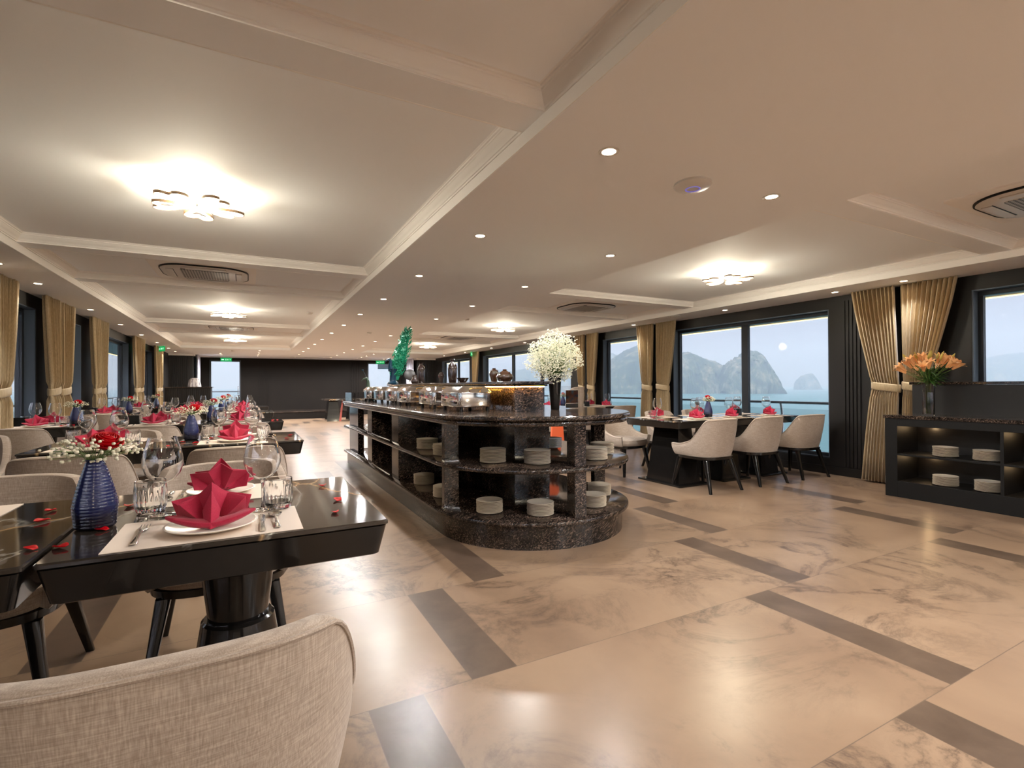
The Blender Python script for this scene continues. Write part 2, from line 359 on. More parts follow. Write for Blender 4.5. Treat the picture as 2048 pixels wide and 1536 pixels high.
# ---- side walls with window openings
def wall(name, x0, x1, wins, zs, zt):
    b = MB(); y = YN
    for (a, c) in wins:
        b.box(x0, x1, y, a, 0, ZU); b.box(x0, x1, a, c, 0, zs); b.box(x0, x1, a, c, zt, ZU); y = c
    b.box(x0, x1, y, YF, 0, ZU)
    return struct(b.build(name, M['wall_dark'], smooth=0))
ZS, ZT = .2, 2.12
WR = [(-7.5, -5.0), (-4.2, -2.2), (-1.4, 2.34), (3.78, 6.45), (7.25, 8.42), (9.6, 14.5), (15.6, 18.3)]
WL = [(-7.5, -5.0), (-3.8, 1.0), (2.2, 5.3), (6.8, 8.07), (9.1, 9.94), (10.9, 13.4), (14.5, 16.4)]
wall('wall_right', XR, XR+.2, WR, ZS, ZT); wall('wall_left', XL-.2, XL, WL, ZS, ZT)
wn = 0
def window(x, y0, y1, sgn, mull):
    """frame at the outer side of the opening, glass pane(s) as children"""
    global wn; wn += 1
    t = root('window_%d' % wn); struct(t); t.location = (x, (y0+y1)/2, 0)
    L = (y1-y0)/2; f = .055; b = MB(); d0, d1 = (-.03, .03)
    b.box(d0, d1, -L, L, ZS, ZS+f); b.box(d0, d1, -L, L, ZT-f, ZT); b.box(d0, d1, -L, -L+f, ZS+f, ZT-f); b.box(d0, d1, L-f, L, ZS+f, ZT-f)
    b.build('window_frame', M['frame_dark'], t, smooth=0, bevel=.004)
    edges = [-L+f]
    for mm in mull:
        ml = mm-(y0+y1)/2
        bb = MB(); bb.box(d0, d1, ml-.055, ml+.055, ZS+f, ZT-f); bb.build('mullion', M['frame_dark'], t, smooth=0, bevel=.004)
        edges += [ml-.055, ml+.055]
    edges.append(L-f)
    for i in range(0, len(edges), 2):
        bb = MB(); bb.box(-.004, .004, edges[i], edges[i+1], ZS+f, ZT-f); bb.build('glass_pane', M['pane'], t, smooth=0)
    for yy in (-L, L-.012):
        bb = MB(); bb.box(*((-.135, -.032) if sgn > 0 else (.032, .135)), yy, yy+.012, ZS+.015, ZT-.001); bb.build('sky_tint_lining', M['reveal'], t, smooth=0)  # added strips that carry the sky's blue light in their colour
    bb = MB(); bb.box(*((-.135, -.032) if sgn > 0 else (.032, .135)), -L+.012, L-.012, ZT-.012, ZT-.001); bb.build('sky_tint_lining', M['reveal'], t, smooth=0)
    bb = MB(); bb.box(-.10*(1 if sgn > 0 else -1)-.03, -.10*(1 if sgn > 0 else -1)+.08, -L, L, ZS-.02+.021, ZS+.012); bb.build('window_sill', M['frame_dark'], t, smooth=0)
for (a, c), mu in zip(WR, ([], [], [1.0], [5.1], [], [11.1, 12.68], [16.9])): window(XR+.14, a, c, 1, mu)
for (a, c), mu in zip(WL, ([], [-1.5], [3.7], [], [], [12.1], [])): window(XL-.14, a, c, -1, mu)
# fluted panels: thin ribs on the piers of the right wall and the far blocks
def ribs(name, axis, at, u0, u1, n, z0=.12, z1=2.2, mat='wall_dark', dep=.018, side=-1):
    b = MB(); st_ = (u1-u0)/n
    for i in range(n):
        a = u0+i*st_; c = a+st_*.62
        if axis == 'x': b.box(min(at, at+side*dep), max(at, at+side*dep), a, c, z0, z1)
        else: b.box(a, c, min(at, at+side*dep), max(at, at+side*dep), z0, z1)
    global tn; tn += 1
    return struct(b.build('trim_%d' % tn, M[mat], smooth=0))
ribs('r', 'x', XR, 3.40, 3.62, 5); ribs('r', 'x', XR, 6.75, 6.98, 5)
# far wall with two glazed doors
b = MB()
for x0, x1, z0, z1 in ((XL, -1.26, 0, ZU), (-1.26, -.24, 2.19, ZU), (-.24, 4.46, 0, ZU), (4.46, 5.47, 2.19, ZU), (5.47, XR, 0, ZU)): b.box(x0, x1, YF, YF+.2, z0, z1)
struct(b.build('wall_back', M['suede'], smooth=0))
b = MB(); b.box(XL-.2, XR+.2, YN-.2, YN, 0, ZU); struct(b.build('wall_front', M['paint'], smooth=0))
dn = 0
for x0, x1 in ((-1.26, -.24), (4.46, 5.47)):
    dn += 1; t = struct(root('door_%d' % dn)); t.location = ((x0+x1)/2, YF+.06, 0); L = (x1-x0)/2
    b = MB(); b.box(-L, L, -.03, .03, 0, .06); b.box(-L, L, -.03, .03, 2.13, 2.19); b.box(-L, -L+.05, -.03, .03, .06, 2.13); b.box(L-.05, L, -.03, .03, .06, 2.13)
    b.build('door_frame', M['frame_dark'], t, smooth=0)
    b = MB(); b.box(-L+.05, L-.05, -.004, .004, .06, 2.13); b.build('glass_pane', M['pane'], t, smooth=0)
    b = MB(); b.tube([(L-.1, -.05, .9), (L-.1, -.08, .95), (L-.1, -.08, 1.15), (L-.1, -.05, 1.2)], .012); b.build('door_handle', M['chrome'], t)
b = MB(); b.box(XL, -1.62, 19.5, YF, 0, ZC); tn += 1; struct(b.build('trim_%d' % tn, M['wall_dark'], smooth=0))
b = MB(); b.box(5.9, XR, 19.1, YF, 0, ZC); tn += 1; struct(b.build('trim_%d' % tn, M['wall_dark'], smooth=0))
ribs('r', 'y', 19.5, -2.2, -1.72, 9); ribs('r', 'y', 19.1, 5.98, 6.55, 10)
ribs('r', 'y', YF, .35, .75, 6, mat='suede'); ribs('r', 'y', YF, 3.75, 4.15, 6, mat='suede'); ribs('r', 'x', -1.62, 19.6, 20.6, 14, side=1)
# small cornice over the far blocks
for x0, x1, y0 in ((XL, -1.56, 19.44), (5.84, XR, 19.04)):
    b = MB(); b.box(x0, x1, y0, y0+.08, ZC-.06, ZC-.002); b.box(x1-.06 if x0 < 0 else x0, x1 if x0 < 0 else x0+.06, y0+.08, YF, ZC-.06, ZC-.002)
    tn += 1; struct(b.build('trim_%d' % tn, M['paint_trim'], smooth=0))
# baseboards
for nm, x0, x1 in (('baseboard_right', XR-.012, XR), ('baseboard_left', XL, XL+.012)):
    b = MB(); b.box(x0, x1, YN, 19.0, 0, .1); struct(b.build(nm, M['wall_dark'], smooth=0))
# stage platform along the back wall
t = thing('stage_platform', 'low dark stage platform along the back wall', 'stage', (2.05, 20.7, 0))
b = MB(); b.box(-1.8, 1.85, -.98, .79, 0, .25); b.build('platform_body', M['suede'], t, smooth=0)
b = MB(); b.box(-1.82, 1.87, -1.0, .79, .25, .275); b.build('platform_top', M['granite'], t, smooth=0)

# ---- deck outside, eaves with LED strip, railing
for sx, nm, x0 in ((1, 'right', XR+.2), (-1, 'left', XL-.2)):
    a, c = (x0, x0+sx*1.3)
    b = MB(); b.box(min(a, c), max(a, c), -8, 30, -.2, -.02); tn += 1; struct(b.build('trim_%d' % tn, M['plastic'], smooth=0))
    b = MB(); b.box(min(a, c), max(a, c), -8, 30, 2.215, 2.5); tn += 1; struct(b.build('trim_%d' % tn, M['frame_dark'], smooth=0))
    b = MB(); b.box(min(c-sx*.05, c-sx*.02), max(c-sx*.05, c-sx*.02), -8, 30, 2.2, 2.214)
    tag(b.build('led_strip', M['led_out'], smooth=0), 'warm led strip under the outer eave beyond the %s windows' % ('island-view' if sx > 0 else 'left-side'), 'led strip')
    t = thing('deck_railing', 'white and glass deck railing outside the %s windows' % ('island-view' if sx > 0 else 'left-side'), 'railing', (x0+sx*1.08, 8, 0))
    b = MB(); b.tube([(0, -14, .86), (0, 20, .86)], .022, 8); b.build('handrail', M['rail'], t)
    for i in range(13):
        y = -13.5+i*2.7
        b = MB(); b.tube([(0, y, .85), (sx*.03, y, .72), (sx*.05, y, .5), (0, y, 0), (0, y, -.02)], .02, 6); b.build('post', M['rail'], t)
    b = MB(); b.box(-.004, .004, -14, 20, .08, .76); b.build('glass_panel', M['pane'], t, smooth=0)
b = MB(); b.box(XL-2, XR+2, YF+.2, YF+1.8, -.2, -.02); tn += 1; struct(b.build('trim_%d' % tn, M['plastic'], smooth=0))
t = thing('deck_railing', 'white deck railing outside the back doors', 'railing', (2, YF+1.3, 0))
b = MB(); b.tube([(-5, 0, 1.0), (5.5, 0, 1.0)], .025, 8); b.build('handrail', M['rail'], t)
for x in (-4, -2.2, -.2, 1.6, 3.4, 5.2):
    b = MB(); b.tube([(x, 0, -.02), (x, 0, 1.0)], .02, 6); b.build('post', M['rail'], t)

# ---- sea, limestone islands, haze
SEA = -3.85
b = MB(); b.box(-1500, 1500, -1500, 1800, SEA-2, SEA); so = b.build('sea', M['sea'], smooth=0); so['kind'] = 'stuff'; so['label'] = 'calm turquoise sea outside the windows'; so['category'] = 'sea'
def island(label, prof_, W, seed, nsub=14):
    pts = [Vector(p) for p in prof_]; fine = []
    for i in range(len(pts)-1):
        for j in range(nsub): fine.append(pts[i].lerp(pts[i+1], j/nsub))
    fine.append(pts[-1])
    d = (pts[-1]-pts[0]); d.z = 0; d.normalize(); cr = Vector((-d.y, d.x, 0))
    if cr.x < 0: cr = -cr                                     # away from the boat
    rings = []; nt_ = 44
    for p in fine:
        h = max(p.z-SEA, .2); ring = []
        wloc = W*min(1, .35+h/22)
        for k_ in range(nt_+1):
            u = -1+2*k_/nt_
            s_ = (1-abs(u)**2.6)**.8 if abs(u) < 1 else 0
            q = p+cr*(u*wloc+wloc*.9)
            nz = noise.fractal(Vector((q.x*.05+seed, q.y*.05, s_*2)), .8, 2.2, 5)
            nz2 = noise.fractal(Vector((q.x*.55+seed, q.y*.55, s_*h*.5)), .7, 2.2, 4)
            z = SEA-1+(h+1)*s_+(nz*1.2*s_*(1-s_)*4+nz2*1.0*s_)*min(1, h/8)
            off = cr*(nz*4.5*(1-s_*.6)+nz2*1.6)
            ring.append((q.x+off.x, q.y+off.y, z))
        rings.append(ring)
    b = MB(); b.loft(rings, False, False, False)
    return tag(b.build('limestone_island', M['karst'], smooth=60), label, 'island', None)
island('large peaked limestone island in the big window', [(173.6, 247.6, -2.7), (180.3, 244.0, 2.3), (189.1, 239.4, 8.5), (196.2, 235.5, 16.0), (200.2, 233.4, 19.0), (206.4, 230.1, 23.8), (213.5, 226.3, 27.3), (221.5, 222.1, 30.9), (227.4, 219.0, 31.8), (230.0, 217.6, 30.5), (232.9, 216.1, 27.2), (234.8, 215.1, 24.8), (238.2, 213.3, 22.1), (242.2, 211.2, 23.3), (245.7, 209.4, 21.7), (251.0, 206.6, 19.0), (257.1, 203.4, 17.2), (261.3, 201.2, 13.8), (266.6, 198.4, 8.7), (271.9, 195.6, 1.2), (275.9, 193.5, -3.4)], 40, 1)
island('rounded limestone headland with a steep cliff beside the window mullion', [(241.9, 194.5, -2.2), (244.5, 193.1, 8.4), (247.8, 191.4, 14.3), (250.8, 189.7, 16.3), (253.3, 188.4, 17.7), (256.4, 186.8, 20.6), (261.7, 184.0, 21.4), (264.2, 182.7, 19.4), (266.7, 181.3, 15.1), (269.2, 180.1, 9.4), (270.2, 179.5, 5.4), (270.7, 179.3, 0.5), (270.9, 179.2, -4.1)], 16, 7)
island('small lone islet on the sea horizon in the large window', [(486.0, 308.7, -2.5), (488.6, 307.3, 5.0), (490.4, 306.3, 6.9), (494.0, 304.4, 10.4), (500.2, 301.2, 11.9), (503.3, 299.5, 12.4), (505.9, 298.1, 8.4), (508.1, 297.0, 1.8), (509.0, 296.6, -3.2)], 8, 3)
island('pale distant peak behind the slope of the large island', [(309.2, 470.0, 1.2), (324.1, 462.0, 16.2), (339.1, 454.1, 29.1), (349.0, 448.8, 32.4), (355.4, 445.4, 35.7), (365.9, 439.9, 40.1), (373.8, 435.7, 36.1), (383.7, 430.5, 28.8), (398.5, 422.7, 18.6), (413.4, 414.9, 0.6)], 40, 5)
island('distant hazy mountain range in the window beside the lilies', [(575.3, 238.9, 0.3), (588.1, 232.0, 17.1), (598.8, 226.3, 28.1), (609.4, 220.7, 31.9), (620.1, 215.1, 30.8), (625.1, 212.4, 27.9), (634.1, 207.7, 23.5), (643.4, 202.8, 20.6), (651.9, 198.3, 22.0), (659.6, 194.2, 25.3), (673.2, 187.0, 31.0), (690.2, 178.0, 33.3), (715.7, 164.6, 23.6), (736.9, 153.5, -1.6)], 40, 9)
island('low hazy ridge behind the bouquet of baby\'s breath', [(185.8, 489.9, 1.8), (208.9, 477.7, 13.1), (227.3, 467.9, 19.2), (241.1, 460.6, 17.1), (255.0, 453.3, 20.1), (268.8, 446.0, 15.4), (287.2, 436.3, 17.8), (301.0, 429.0, 12.6), (319.4, 419.4, 1.0)], 40, 12)
b = MB(); b.box(60, 760, -300, 700, SEA+.05, 55); b.box(-760, -30, -100, 700, SEA+.05, 55); b.box(-29.9, 59.9, 60, 700, SEA+.05, 55); hz = b.build('sea_haze', M['haze'], smooth=0); hz['kind'] = 'stuff'; hz['label'] = 'pale blue haze over the sea'; hz['category'] = 'haze'

# ================================================================== CEILING FITTINGS
def mk_down():
    t = root('downlight')
    b = MB(); b.lathe([(.034, .006), (.034, -.002), (.046, -.004), (.05, -.001), (.05, .006)], 24, caps=False); b.build('housing_ring', M['plastic'], t)
    b = MB(); b.lathe([(.033, .004), (.033, .0), (.001, -.001)], 20); b.build('lamp_lens', M['bulb'], t)
    return t
def spot(x, y, z, pw, size=172, blend=.6):
    if pw == PS: size, blend = 96, 1.0
    l = bpy.data.lights.get('downlight_beam_%g' % pw)
    if not l:
        l = bpy.data.lights.new('downlight_beam_%g' % pw, 'SPOT'); l.energy = pw; l.spot_size = R(size); l.spot_blend = blend; l.color = (1, .99, .965); l.shadow_soft_size = .035
    ob = bpy.data.objects.new('downlight_beam', l); col.objects.link(ob); ob.location = (x, y, z-.012); return ob
PW = 40; PF = 64; PB = 8; PS = 21
NTH = ['first', 'second', 'third', 'fourth', 'fifth', 'sixth', 'seventh', 'eighth', 'ninth', 'tenth', 'eleventh', 'twelfth', 'thirteenth', 'fourteenth']
rows = {'ceiling row along the chafing-dish side of the buffet': [(1.53, 1.89+1.5*i) for i in range(13)], 'ceiling row along the bouquet side of the buffet': [(2.76, 1.9+1.5*i) for i in range(13)],
        'row above the island-view windows': [(6.30, y) for y in (.7, 2.8, 3.52, 5.1, 7.1, 9.2, 11.2, 13.2, 15.2, 17.2)], 'row above the left-side windows': [(-1.98, y) for y in (2.1, 4.1, 6.08, 7.06, 9.07, 10.97, 12.9, 14.94, 16.9, 18.4)],
        'short row before the stage toward the reception desk': [(.31, y) for y in (17.0, 18.1, 19.0, 19.8)], 'short row before the stage toward the serving table': [(3.78, y) for y in (17.2, 18.4, 19.3, 20.2)],
        'pair by the exit sign over the reception-side door': [(-.8, 18.85), (-.81, 19.6)], 'pair by the exit sign over the peacock-side door': [(4.85, 19.3), (4.84, 20.2)]}
for rn, pl in rows.items():
    for i, (x, y) in enumerate(pl):
        place('down', mk_down, '%s recessed downlight in the %s' % (NTH[i], rn), 'downlight', (x, y, ZC-.001), 0, 'recessed downlights in the ceiling')
        spot(x, y, ZC, PS if abs(x-2.1) > 3.5 else (PW if y < 4 else PF))['kind'] = 'structure'
for x in (1.53, 2.76, 6.3, -1.98):
    for y in (.4, -1.1, -2.6, -4.1, -5.6, -7.1):
        if y > .3 and x > 6: continue
        place('down', mk_down, 'recessed downlight in the ceiling behind the viewpoint', 'downlight', (x, y, ZC-.001), 0, 'recessed downlights behind the viewpoint')
        spot(x, y, ZC, PB if x < 2 else 95)['kind'] = 'structure'
# flower-shaped led lamps
def mk_lamp():
    t = root('flower_ceiling_lamp')
    b = MB(); b.lathe([(.001, .099), (.13, .099), (.13, .07), (.12, .06), (.001, .06)], 40); b.build('base_plate', M['white'], t)
    for i in range(5):
        a = 2*PI*i/5+.35; pts = []
        CP = [(.045, .0), (.095, -.042), (.155, -.078), (.220, -.092), (.262, -.068), (.262, -.030), (.222, -.004), (.236, .030), (.222, .068), (.172, .080), (.105, .050)]
        nC = len(CP)
        for k_ in range(nC):                              # rounded two-lobed petal outline
            q0, q1, q2, q3 = CP[k_-1], CP[k_], CP[(k_+1) % nC], CP[(k_+2) % nC]
            for s_ in range(4):
                u = s_/4; pts.append(tuple(.5*(2*q1[c_]+(q2[c_]-q0[c_])*u+(2*q0[c_]-5*q1[c_]+4*q2[c_]-q3[c_])*u*u+(3*q1[c_]-q0[c_]-3*q2[c_]+q3[c_])*u**3) for c_ in (0, 1)))
        ca, sa = math.cos(a), math.sin(a)
        P3 = [(x*ca-y*sa, x*sa+y*ca) for x, y in pts]
        cx = sum(p[0] for p in P3)/len(P3); cy = sum(p[1] for p in P3)/len(P3)
        def off(s_, z): return [(cx+(x-cx)*s_, cy+(y-cy)*s_, z) for x, y in P3]
        b = MB(); b.loft([off(1.0, -.009), off(1.0, .008), off(.955, .008), off(.955, -.009), off(1.0, -.009)], True, False, False); pe = b.build('petal_rim', M['tint'], t)
        b = MB(); b.loft([off(.95, -.007), off(.95, .012), off(.66, .012), off(.66, -.007), off(.95, -.007)], True, False, False); b.build('glowing_band', M['led'], pe)
        b = MB(); b.tube([(.06*ca, .06*sa, .065), (.10*ca, .10*sa, .01)], .005, 6); b.build('arm', M['chrome'], t)
    return t
for sx, nm in ((-.29, 'square table rows'), (4.68, 'long tables')):
    for y, od in ((3.76, 'first'), (9.2, 'second'), (14.1, 'third'), (-1.7, 'fourth, behind the viewpoint,'), (-5.9, 'fifth, behind the viewpoint,')):
        place('lamp', mk_lamp, 'glowing flower-shaped led ceiling lamp, %s over the %s' % (od, nm), 'ceiling lamp', (sx, y, ZU-.0995), 0, 'flower lamps on the coffered ceiling')
        ln_ = 'flower_lamp_glow' if (y > 0 or sx > 2) else 'flower_lamp_glow_astern'; l = bpy.data.lights.get(ln_) or bpy.data.lights.new(ln_, 'POINT'); l.energy = 24 if (y > 0 or sx > 2) else 15; l.color = (1, .90, .70); l.shadow_soft_size = .1
        ob = bpy.data.objects.new('flower_lamp_glow', l); col.objects.link(ob); ob.location = (sx, y, ZU-.135); ob['kind'] = 'structure'
# air-conditioning cassettes
def mk_ac():
    t = root('ceiling_air_conditioner')
    b = MB(); b.loft([[(x, y, z) for x, y in rrect(s1, s2, .02)] for s1, s2, z in ((.96, .90, .012), (.96, .90, .0), (.93, .87, -.004))]); b.build('ceiling_frame', M['paint_trim'], t)
    b = MB(); b.loft([[(x, y, z) for x, y in rrect(s1, s2, r_, 10)] for s1, s2, r_, z in ((.80, .76, .25, -.002), (.80, .76, .25, -.014), (.76, .72, .23, -.024), (.5, .46, .08, -.026))]); b.build('panel', M['plastic'], t)
    b = MB()
    o1 = [(x, y) for x, y in rrect(.815, .775, .25, 10)]
    b.loft([[(x, y, -.003) for x, y in o1], [(x, y, -.016) for x, y in o1], [(x*.975, y*.975, -.018) for x, y in o1]], True, False, False); b.build('shadow_gap', M['black_matte'], t)
    b = MB(); b.loft([[(x, y, z) for x, y in rrect(.44, .44, .02)] for z in (-.024, -.030)]); b.build('grille', M['acgrille'], t)
    for i in range(4):
        a = PI/2*i; bb = MB()
        bb.box(-.2, .2, .285, .345, -.034, -.022); f_ = bb.build('louvre', M['plastic'], t, bevel=.006); f_.rotation_euler = (0, 0, a)
        bb = MB(); bb.box(-.205, .205, .278, .284, -.027, -.02); g_ = bb.build('louvre_slot', M['black_matte'], t, smooth=0); g_.rotation_euler = (0, 0, a)
    b = MB(); b.box(-.21, -.17, -.255, -.235, -.03, -.02); b.build('indicator', M['grille'], t, smooth=0)
    return t
for x, y, lb in ((-.40, 6.33, 'white ceiling air conditioner in the narrow coffer over the square tables'), (4.72, 1.2, 'white ceiling air conditioner above the plate sideboard, cut off by the picture edge'),
                 (4.72, 6.42, 'white ceiling air conditioner in the narrow coffer beyond the first long table'), (-.3, 11.85, 'distant ceiling air conditioner between the second and third lamp over the square tables'),
                 (4.72, 11.85, 'distant ceiling air conditioner between the second and third lamp over the long tables'), (.05, 1.1, 'ceiling air conditioner of which only a frame corner shows at the top edge')):
    place('ac', mk_ac, lb, 'air conditioner', (x, y, ZU-.012), 0, 'ceiling air conditioners')
t = thing('wifi_access_point', 'round white wireless access point with a blue ring on the ceiling', 'access point', (2.19, 1.98, ZC))
b = MB(); b.lathe([(.001, 0), (.10, -.0), (.102, -.012), (.09, -.022), (.045, -.03), (.001, -.031)], 40); b.build('dome', M['plastic'], t)
b = MB(); b.lathe([(.034, -.031), (.034, -.0325), (.040, -.0325), (.040, -.0305)], 32, caps=False); b.build('blue_light_ring', M['blue_led'], t)
def mk_smoke():
    t = root('smoke_detector'); b = MB(); b.lathe([(.001, 0), (.05, 0), (.05, -.012), (.035, -.03), (.001, -.032)], 24); b.build('detector_body', M['plastic'], t)
    b = MB(); b.lathe([(.038, -.013), (.043, -.016), (.038, -.022)], 20, caps=False); b.build('vent_ring', M['grille'], t); return t
for x, y, z, lb in ((.92, 9.0, ZU, 'white smoke detector by the second coffer over the square tables'), (3.6, 8.6, ZU, 'white smoke detector by the second coffer over the long tables'), (2.2, 10.4, ZC, 'flat smoke detector on the central ceiling strip'), (-.4, 17.2, ZC, 'smoke detector before the exit sign on the reception side'), (4.7, 17.5, ZC, 'smoke detector before the exit sign on the peacock side')):
    place('smoke', mk_smoke, lb, 'smoke detector', (x, y, z), 0, 'smoke detectors on the ceiling')
def mk_spk():
    t = root('ceiling_speaker'); b = MB(); b.lathe([(.001, 0), (.085, 0), (.085, -.006), (.078, -.01), (.001, -.01)], 28); b.build('speaker_grille', M['plastic'], t)
    b = MB(); b.lathe([(.068, -.0105), (.073, -.0105)], 28, caps=False); b.build('speaker_ring', M['grille'], t); return t
for x, y, lb in ((-1.95, 4.95, 'round flush speaker in the soffit of the left-side windows'), (6.1, 5.9, 'round flush speaker in the soffit above the island-view windows')):
    place('spk', mk_spk, lb, 'speaker', (x, y, ZC-.001), 0, 'flush speakers')
# linear slot diffuser far away
t = thing('slot_diffuser', 'long narrow air slot in the far ceiling', 'air vent', (2.1, 20.2, ZC))
b = MB(); b.box(-.75, .75, -.06, .06, -.006, 0); b.build('slot_frame', M['plastic'], t, smooth=0)
b = MB(); b.box(-.72, .72, -.03, -.012, -.008, -.0055); b.box(-.72, .72, .012, .03, -.008, -.0055); b.build('slot', M['black_matte'], t, smooth=0)
# exit signs
def glyph(b, ch, x, z, s):
    S = {'E': ((0, 0, .14, 1), (0, 0, .6, .14), (0, .43, .5, .57), (0, .86, .6, 1)), 'I': ((.1, 0, .24, 1),), 'T': ((0, .86, .6, 1), (.23, 0, .37, 1))}
    if ch == 'X':
        for sg in (1, -1):
            q = [(0, 0), (.14, 0), (.6, 1), (.46, 1)] if sg > 0 else [(.46, 0), (.6, 0), (.14, 1), (0, 1)]
            b.loft([[(x+u*s, y_, z+v*s) for u, v in q] for y_ in (-.012, -.0105)])
        return
    for a0, b0, a1, b1 in S[ch]: b.box(x+a0*s, x+a1*s, -.012, -.0105, z+b0*s, z+b1*s)
def mk_exit():
    t = root('exit_sign'); b = MB(); b.box(-.18, .18, -.01, .01, -.065, .065); b.build('sign_panel', M['sign'], t, smooth=0)
    b = MB()
    for i, ch in enumerate('EXIT'): glyph(b, ch, -.02+i*.045, -.02, .045)
    b.box(-.15, -.07, -.012, -.0105, -.012, .012); b.build('lettering', M['signw'], t, smooth=0)
    b = MB(); b.box(-.12, -.11, -.005, .005, .065, .09); b.box(.11, .12, -.005, .005, .065, .09); b.build('hanger', M['black_matte'], t, smooth=0); return t
place('exit', mk_exit, 'green exit sign above the back door by the reception desk', 'exit sign', (-.72, 21.3, 2.19), 0, 'exit signs')
place('exit', mk_exit, 'green exit sign above the back door behind the peacock', 'exit sign', (4.95, 21.3, 2.19), 0, 'exit signs')
place('exit', mk_exit, 'green exit sign above a curtain by the island-view windows', 'exit sign', (6.35, 14.8, 2.19), R(60), 'exit signs')
place('exit', mk_exit, 'faint green exit sign above the far left-side curtains', 'exit sign', (-2.05, 16.2, 2.2), R(-60), 'exit signs')

# ================================================================== CURTAINS
def curtain(label, side, x, yt, ye, yb, n=9, zt=ZC-.004, tiez=1.12, group=None, mat='curtain', tie=True):
    """yt, ye, yb: (y0,y1) of the panel at the top, at the tie-back and at the hem"""
    zs = [zt, 2.0, 1.75, 1.5, 1.35, 1.24, 1.17, 1.12, 1.07, 1.0, .85, .6, .3, .02]
    def lerp(a, c, u): return a+(c-a)*u
    rings = []; n2 = n*10
    for z in zs:
        if z >= tiez:
            u = ((zt-z)/(zt-tiez)); u = u**1.15; y0 = lerp(yt[0], ye[0], u); y1 = lerp(yt[1], ye[1], u)
        else:
            u = ((tiez-z)/tiez)**.7; y0 = lerp(ye[0], yb[0], u); y1 = lerp(ye[1], yb[1], u)
        w_ = abs(y1-y0)
        amp = .038*min(1, .28/max(w_, .1)+.35); amp = min(amp, .05)
        if abs(z-tiez) < .06: amp *= .55
        row = []
        for j in range(n2+1):
            s_ = j/n2; ph = 2*PI*n*s_
            yy = lerp(y0, y1, s_)+.16*(y1-y0)/n*math.sin(2*ph)
            xx = amp*(math.sin(ph)+.18*math.sin(2*ph+1+s_*5))+.008*math.sin(s_*11)
            row.append((xx, yy, z))
        rings.append(row)
    cy = (yt[0]+yt[1])/2; t = thing('curtain', label, 'curtain', (x, cy, 0), 0, group)
    b = MB(); b.loft([[(p[0], p[1]-cy, p[2]) for p in r] for r in rings], False, False, False)
    f_ = b.build('curtain_panel', M[mat], t, smooth=80); so = f_.modifiers.new('s', 'SOLIDIFY'); so.thickness = .004
    if tie:
        b = MB(); y0, y1 = ye; cc = (y0+y1)/2-cy; hw = abs(y1-y0)/2+.012
        rings = []
        for z in (tiez-.045, tiez-.03, tiez+.03, tiez+.045):
            e_ = .0 if abs(z-tiez) < .04 else -.004
            rings.append([((.052+e_)*math.cos(a)*1.05, cc+(hw+e_)*math.sin(a), z+.02*math.sin(a)) for a in [2*PI*i/28 for i in range(28)]])
        b.loft(rings, True, False, False); tb = b.build('tieback', M['curtain'], t, smooth=60); so = tb.modifiers.new('s', 'SOLIDIFY'); so.thickness = .004
    return t
XC = 6.49
G = 'tied-back curtains at the windows'
curtain('wide beige tied curtain beside the ribbed dark panel', 1, XC, (3.44, 2.97), (3.21, 2.93), (3.34, 2.96), 11, group=G)
curtain('beige tied curtain directly behind the lilies', 1, XC, (2.92, 2.40), (2.90, 2.68), (2.93, 2.66), 11, group=G)
curtain('narrower beige curtain of the pair beyond the big window', 1, XC, (7.24, 6.78), (7.08, 6.85), (7.15, 6.83), 8, group=G)
curtain('wider beige curtain of the pair beyond the big window, touching its glass', 1, XC, (6.74, 6.24), (6.72, 6.42), (6.75, 6.38), 8, group=G)
curtain('partly hidden beige curtain behind the baby\'s breath bouquet', 1, XC, (9.25, 8.88), (9.1, 8.92), (9.15, 8.9), 6, group=G)
curtain('beige curtain between the bouquet and the next window', 1, XC, (8.82, 8.4), (8.78, 8.55), (8.8, 8.5), 6, group=G)
curtain('narrow beige curtain under the green exit sign, behind the clay pots', 1, XC, (15.1, 14.5), (15.0, 14.75), (15.05, 14.7), 7, group=G)
XK = -2.15
for (y0, y1, nm) in ((5.95, 6.5, 'first'), (6.55, 7.06, 'second'), (7.86, 8.4, 'third'), (8.45, 9.0, 'fourth'), (9.9, 10.35, 'fifth'), (10.4, 10.86, 'sixth'), (13.16, 13.7, 'seventh'), (13.75, 14.3, 'eighth'), (15.9, 16.5, 'ninth'), (16.55, 17.2, 'tenth')):
    w_ = y1-y0; left = nm in ('first', 'third', 'fifth', 'seventh', 'ninth')
    ye = (y0+.2, y1-.02) if left else (y0+.02, y1-.2)
    curtain('%s beige tied curtain along the left-side windows' % nm, -1, XK, (y0, y1), ye, (ye[0]-.04, ye[1]+.03), 8, group=G)

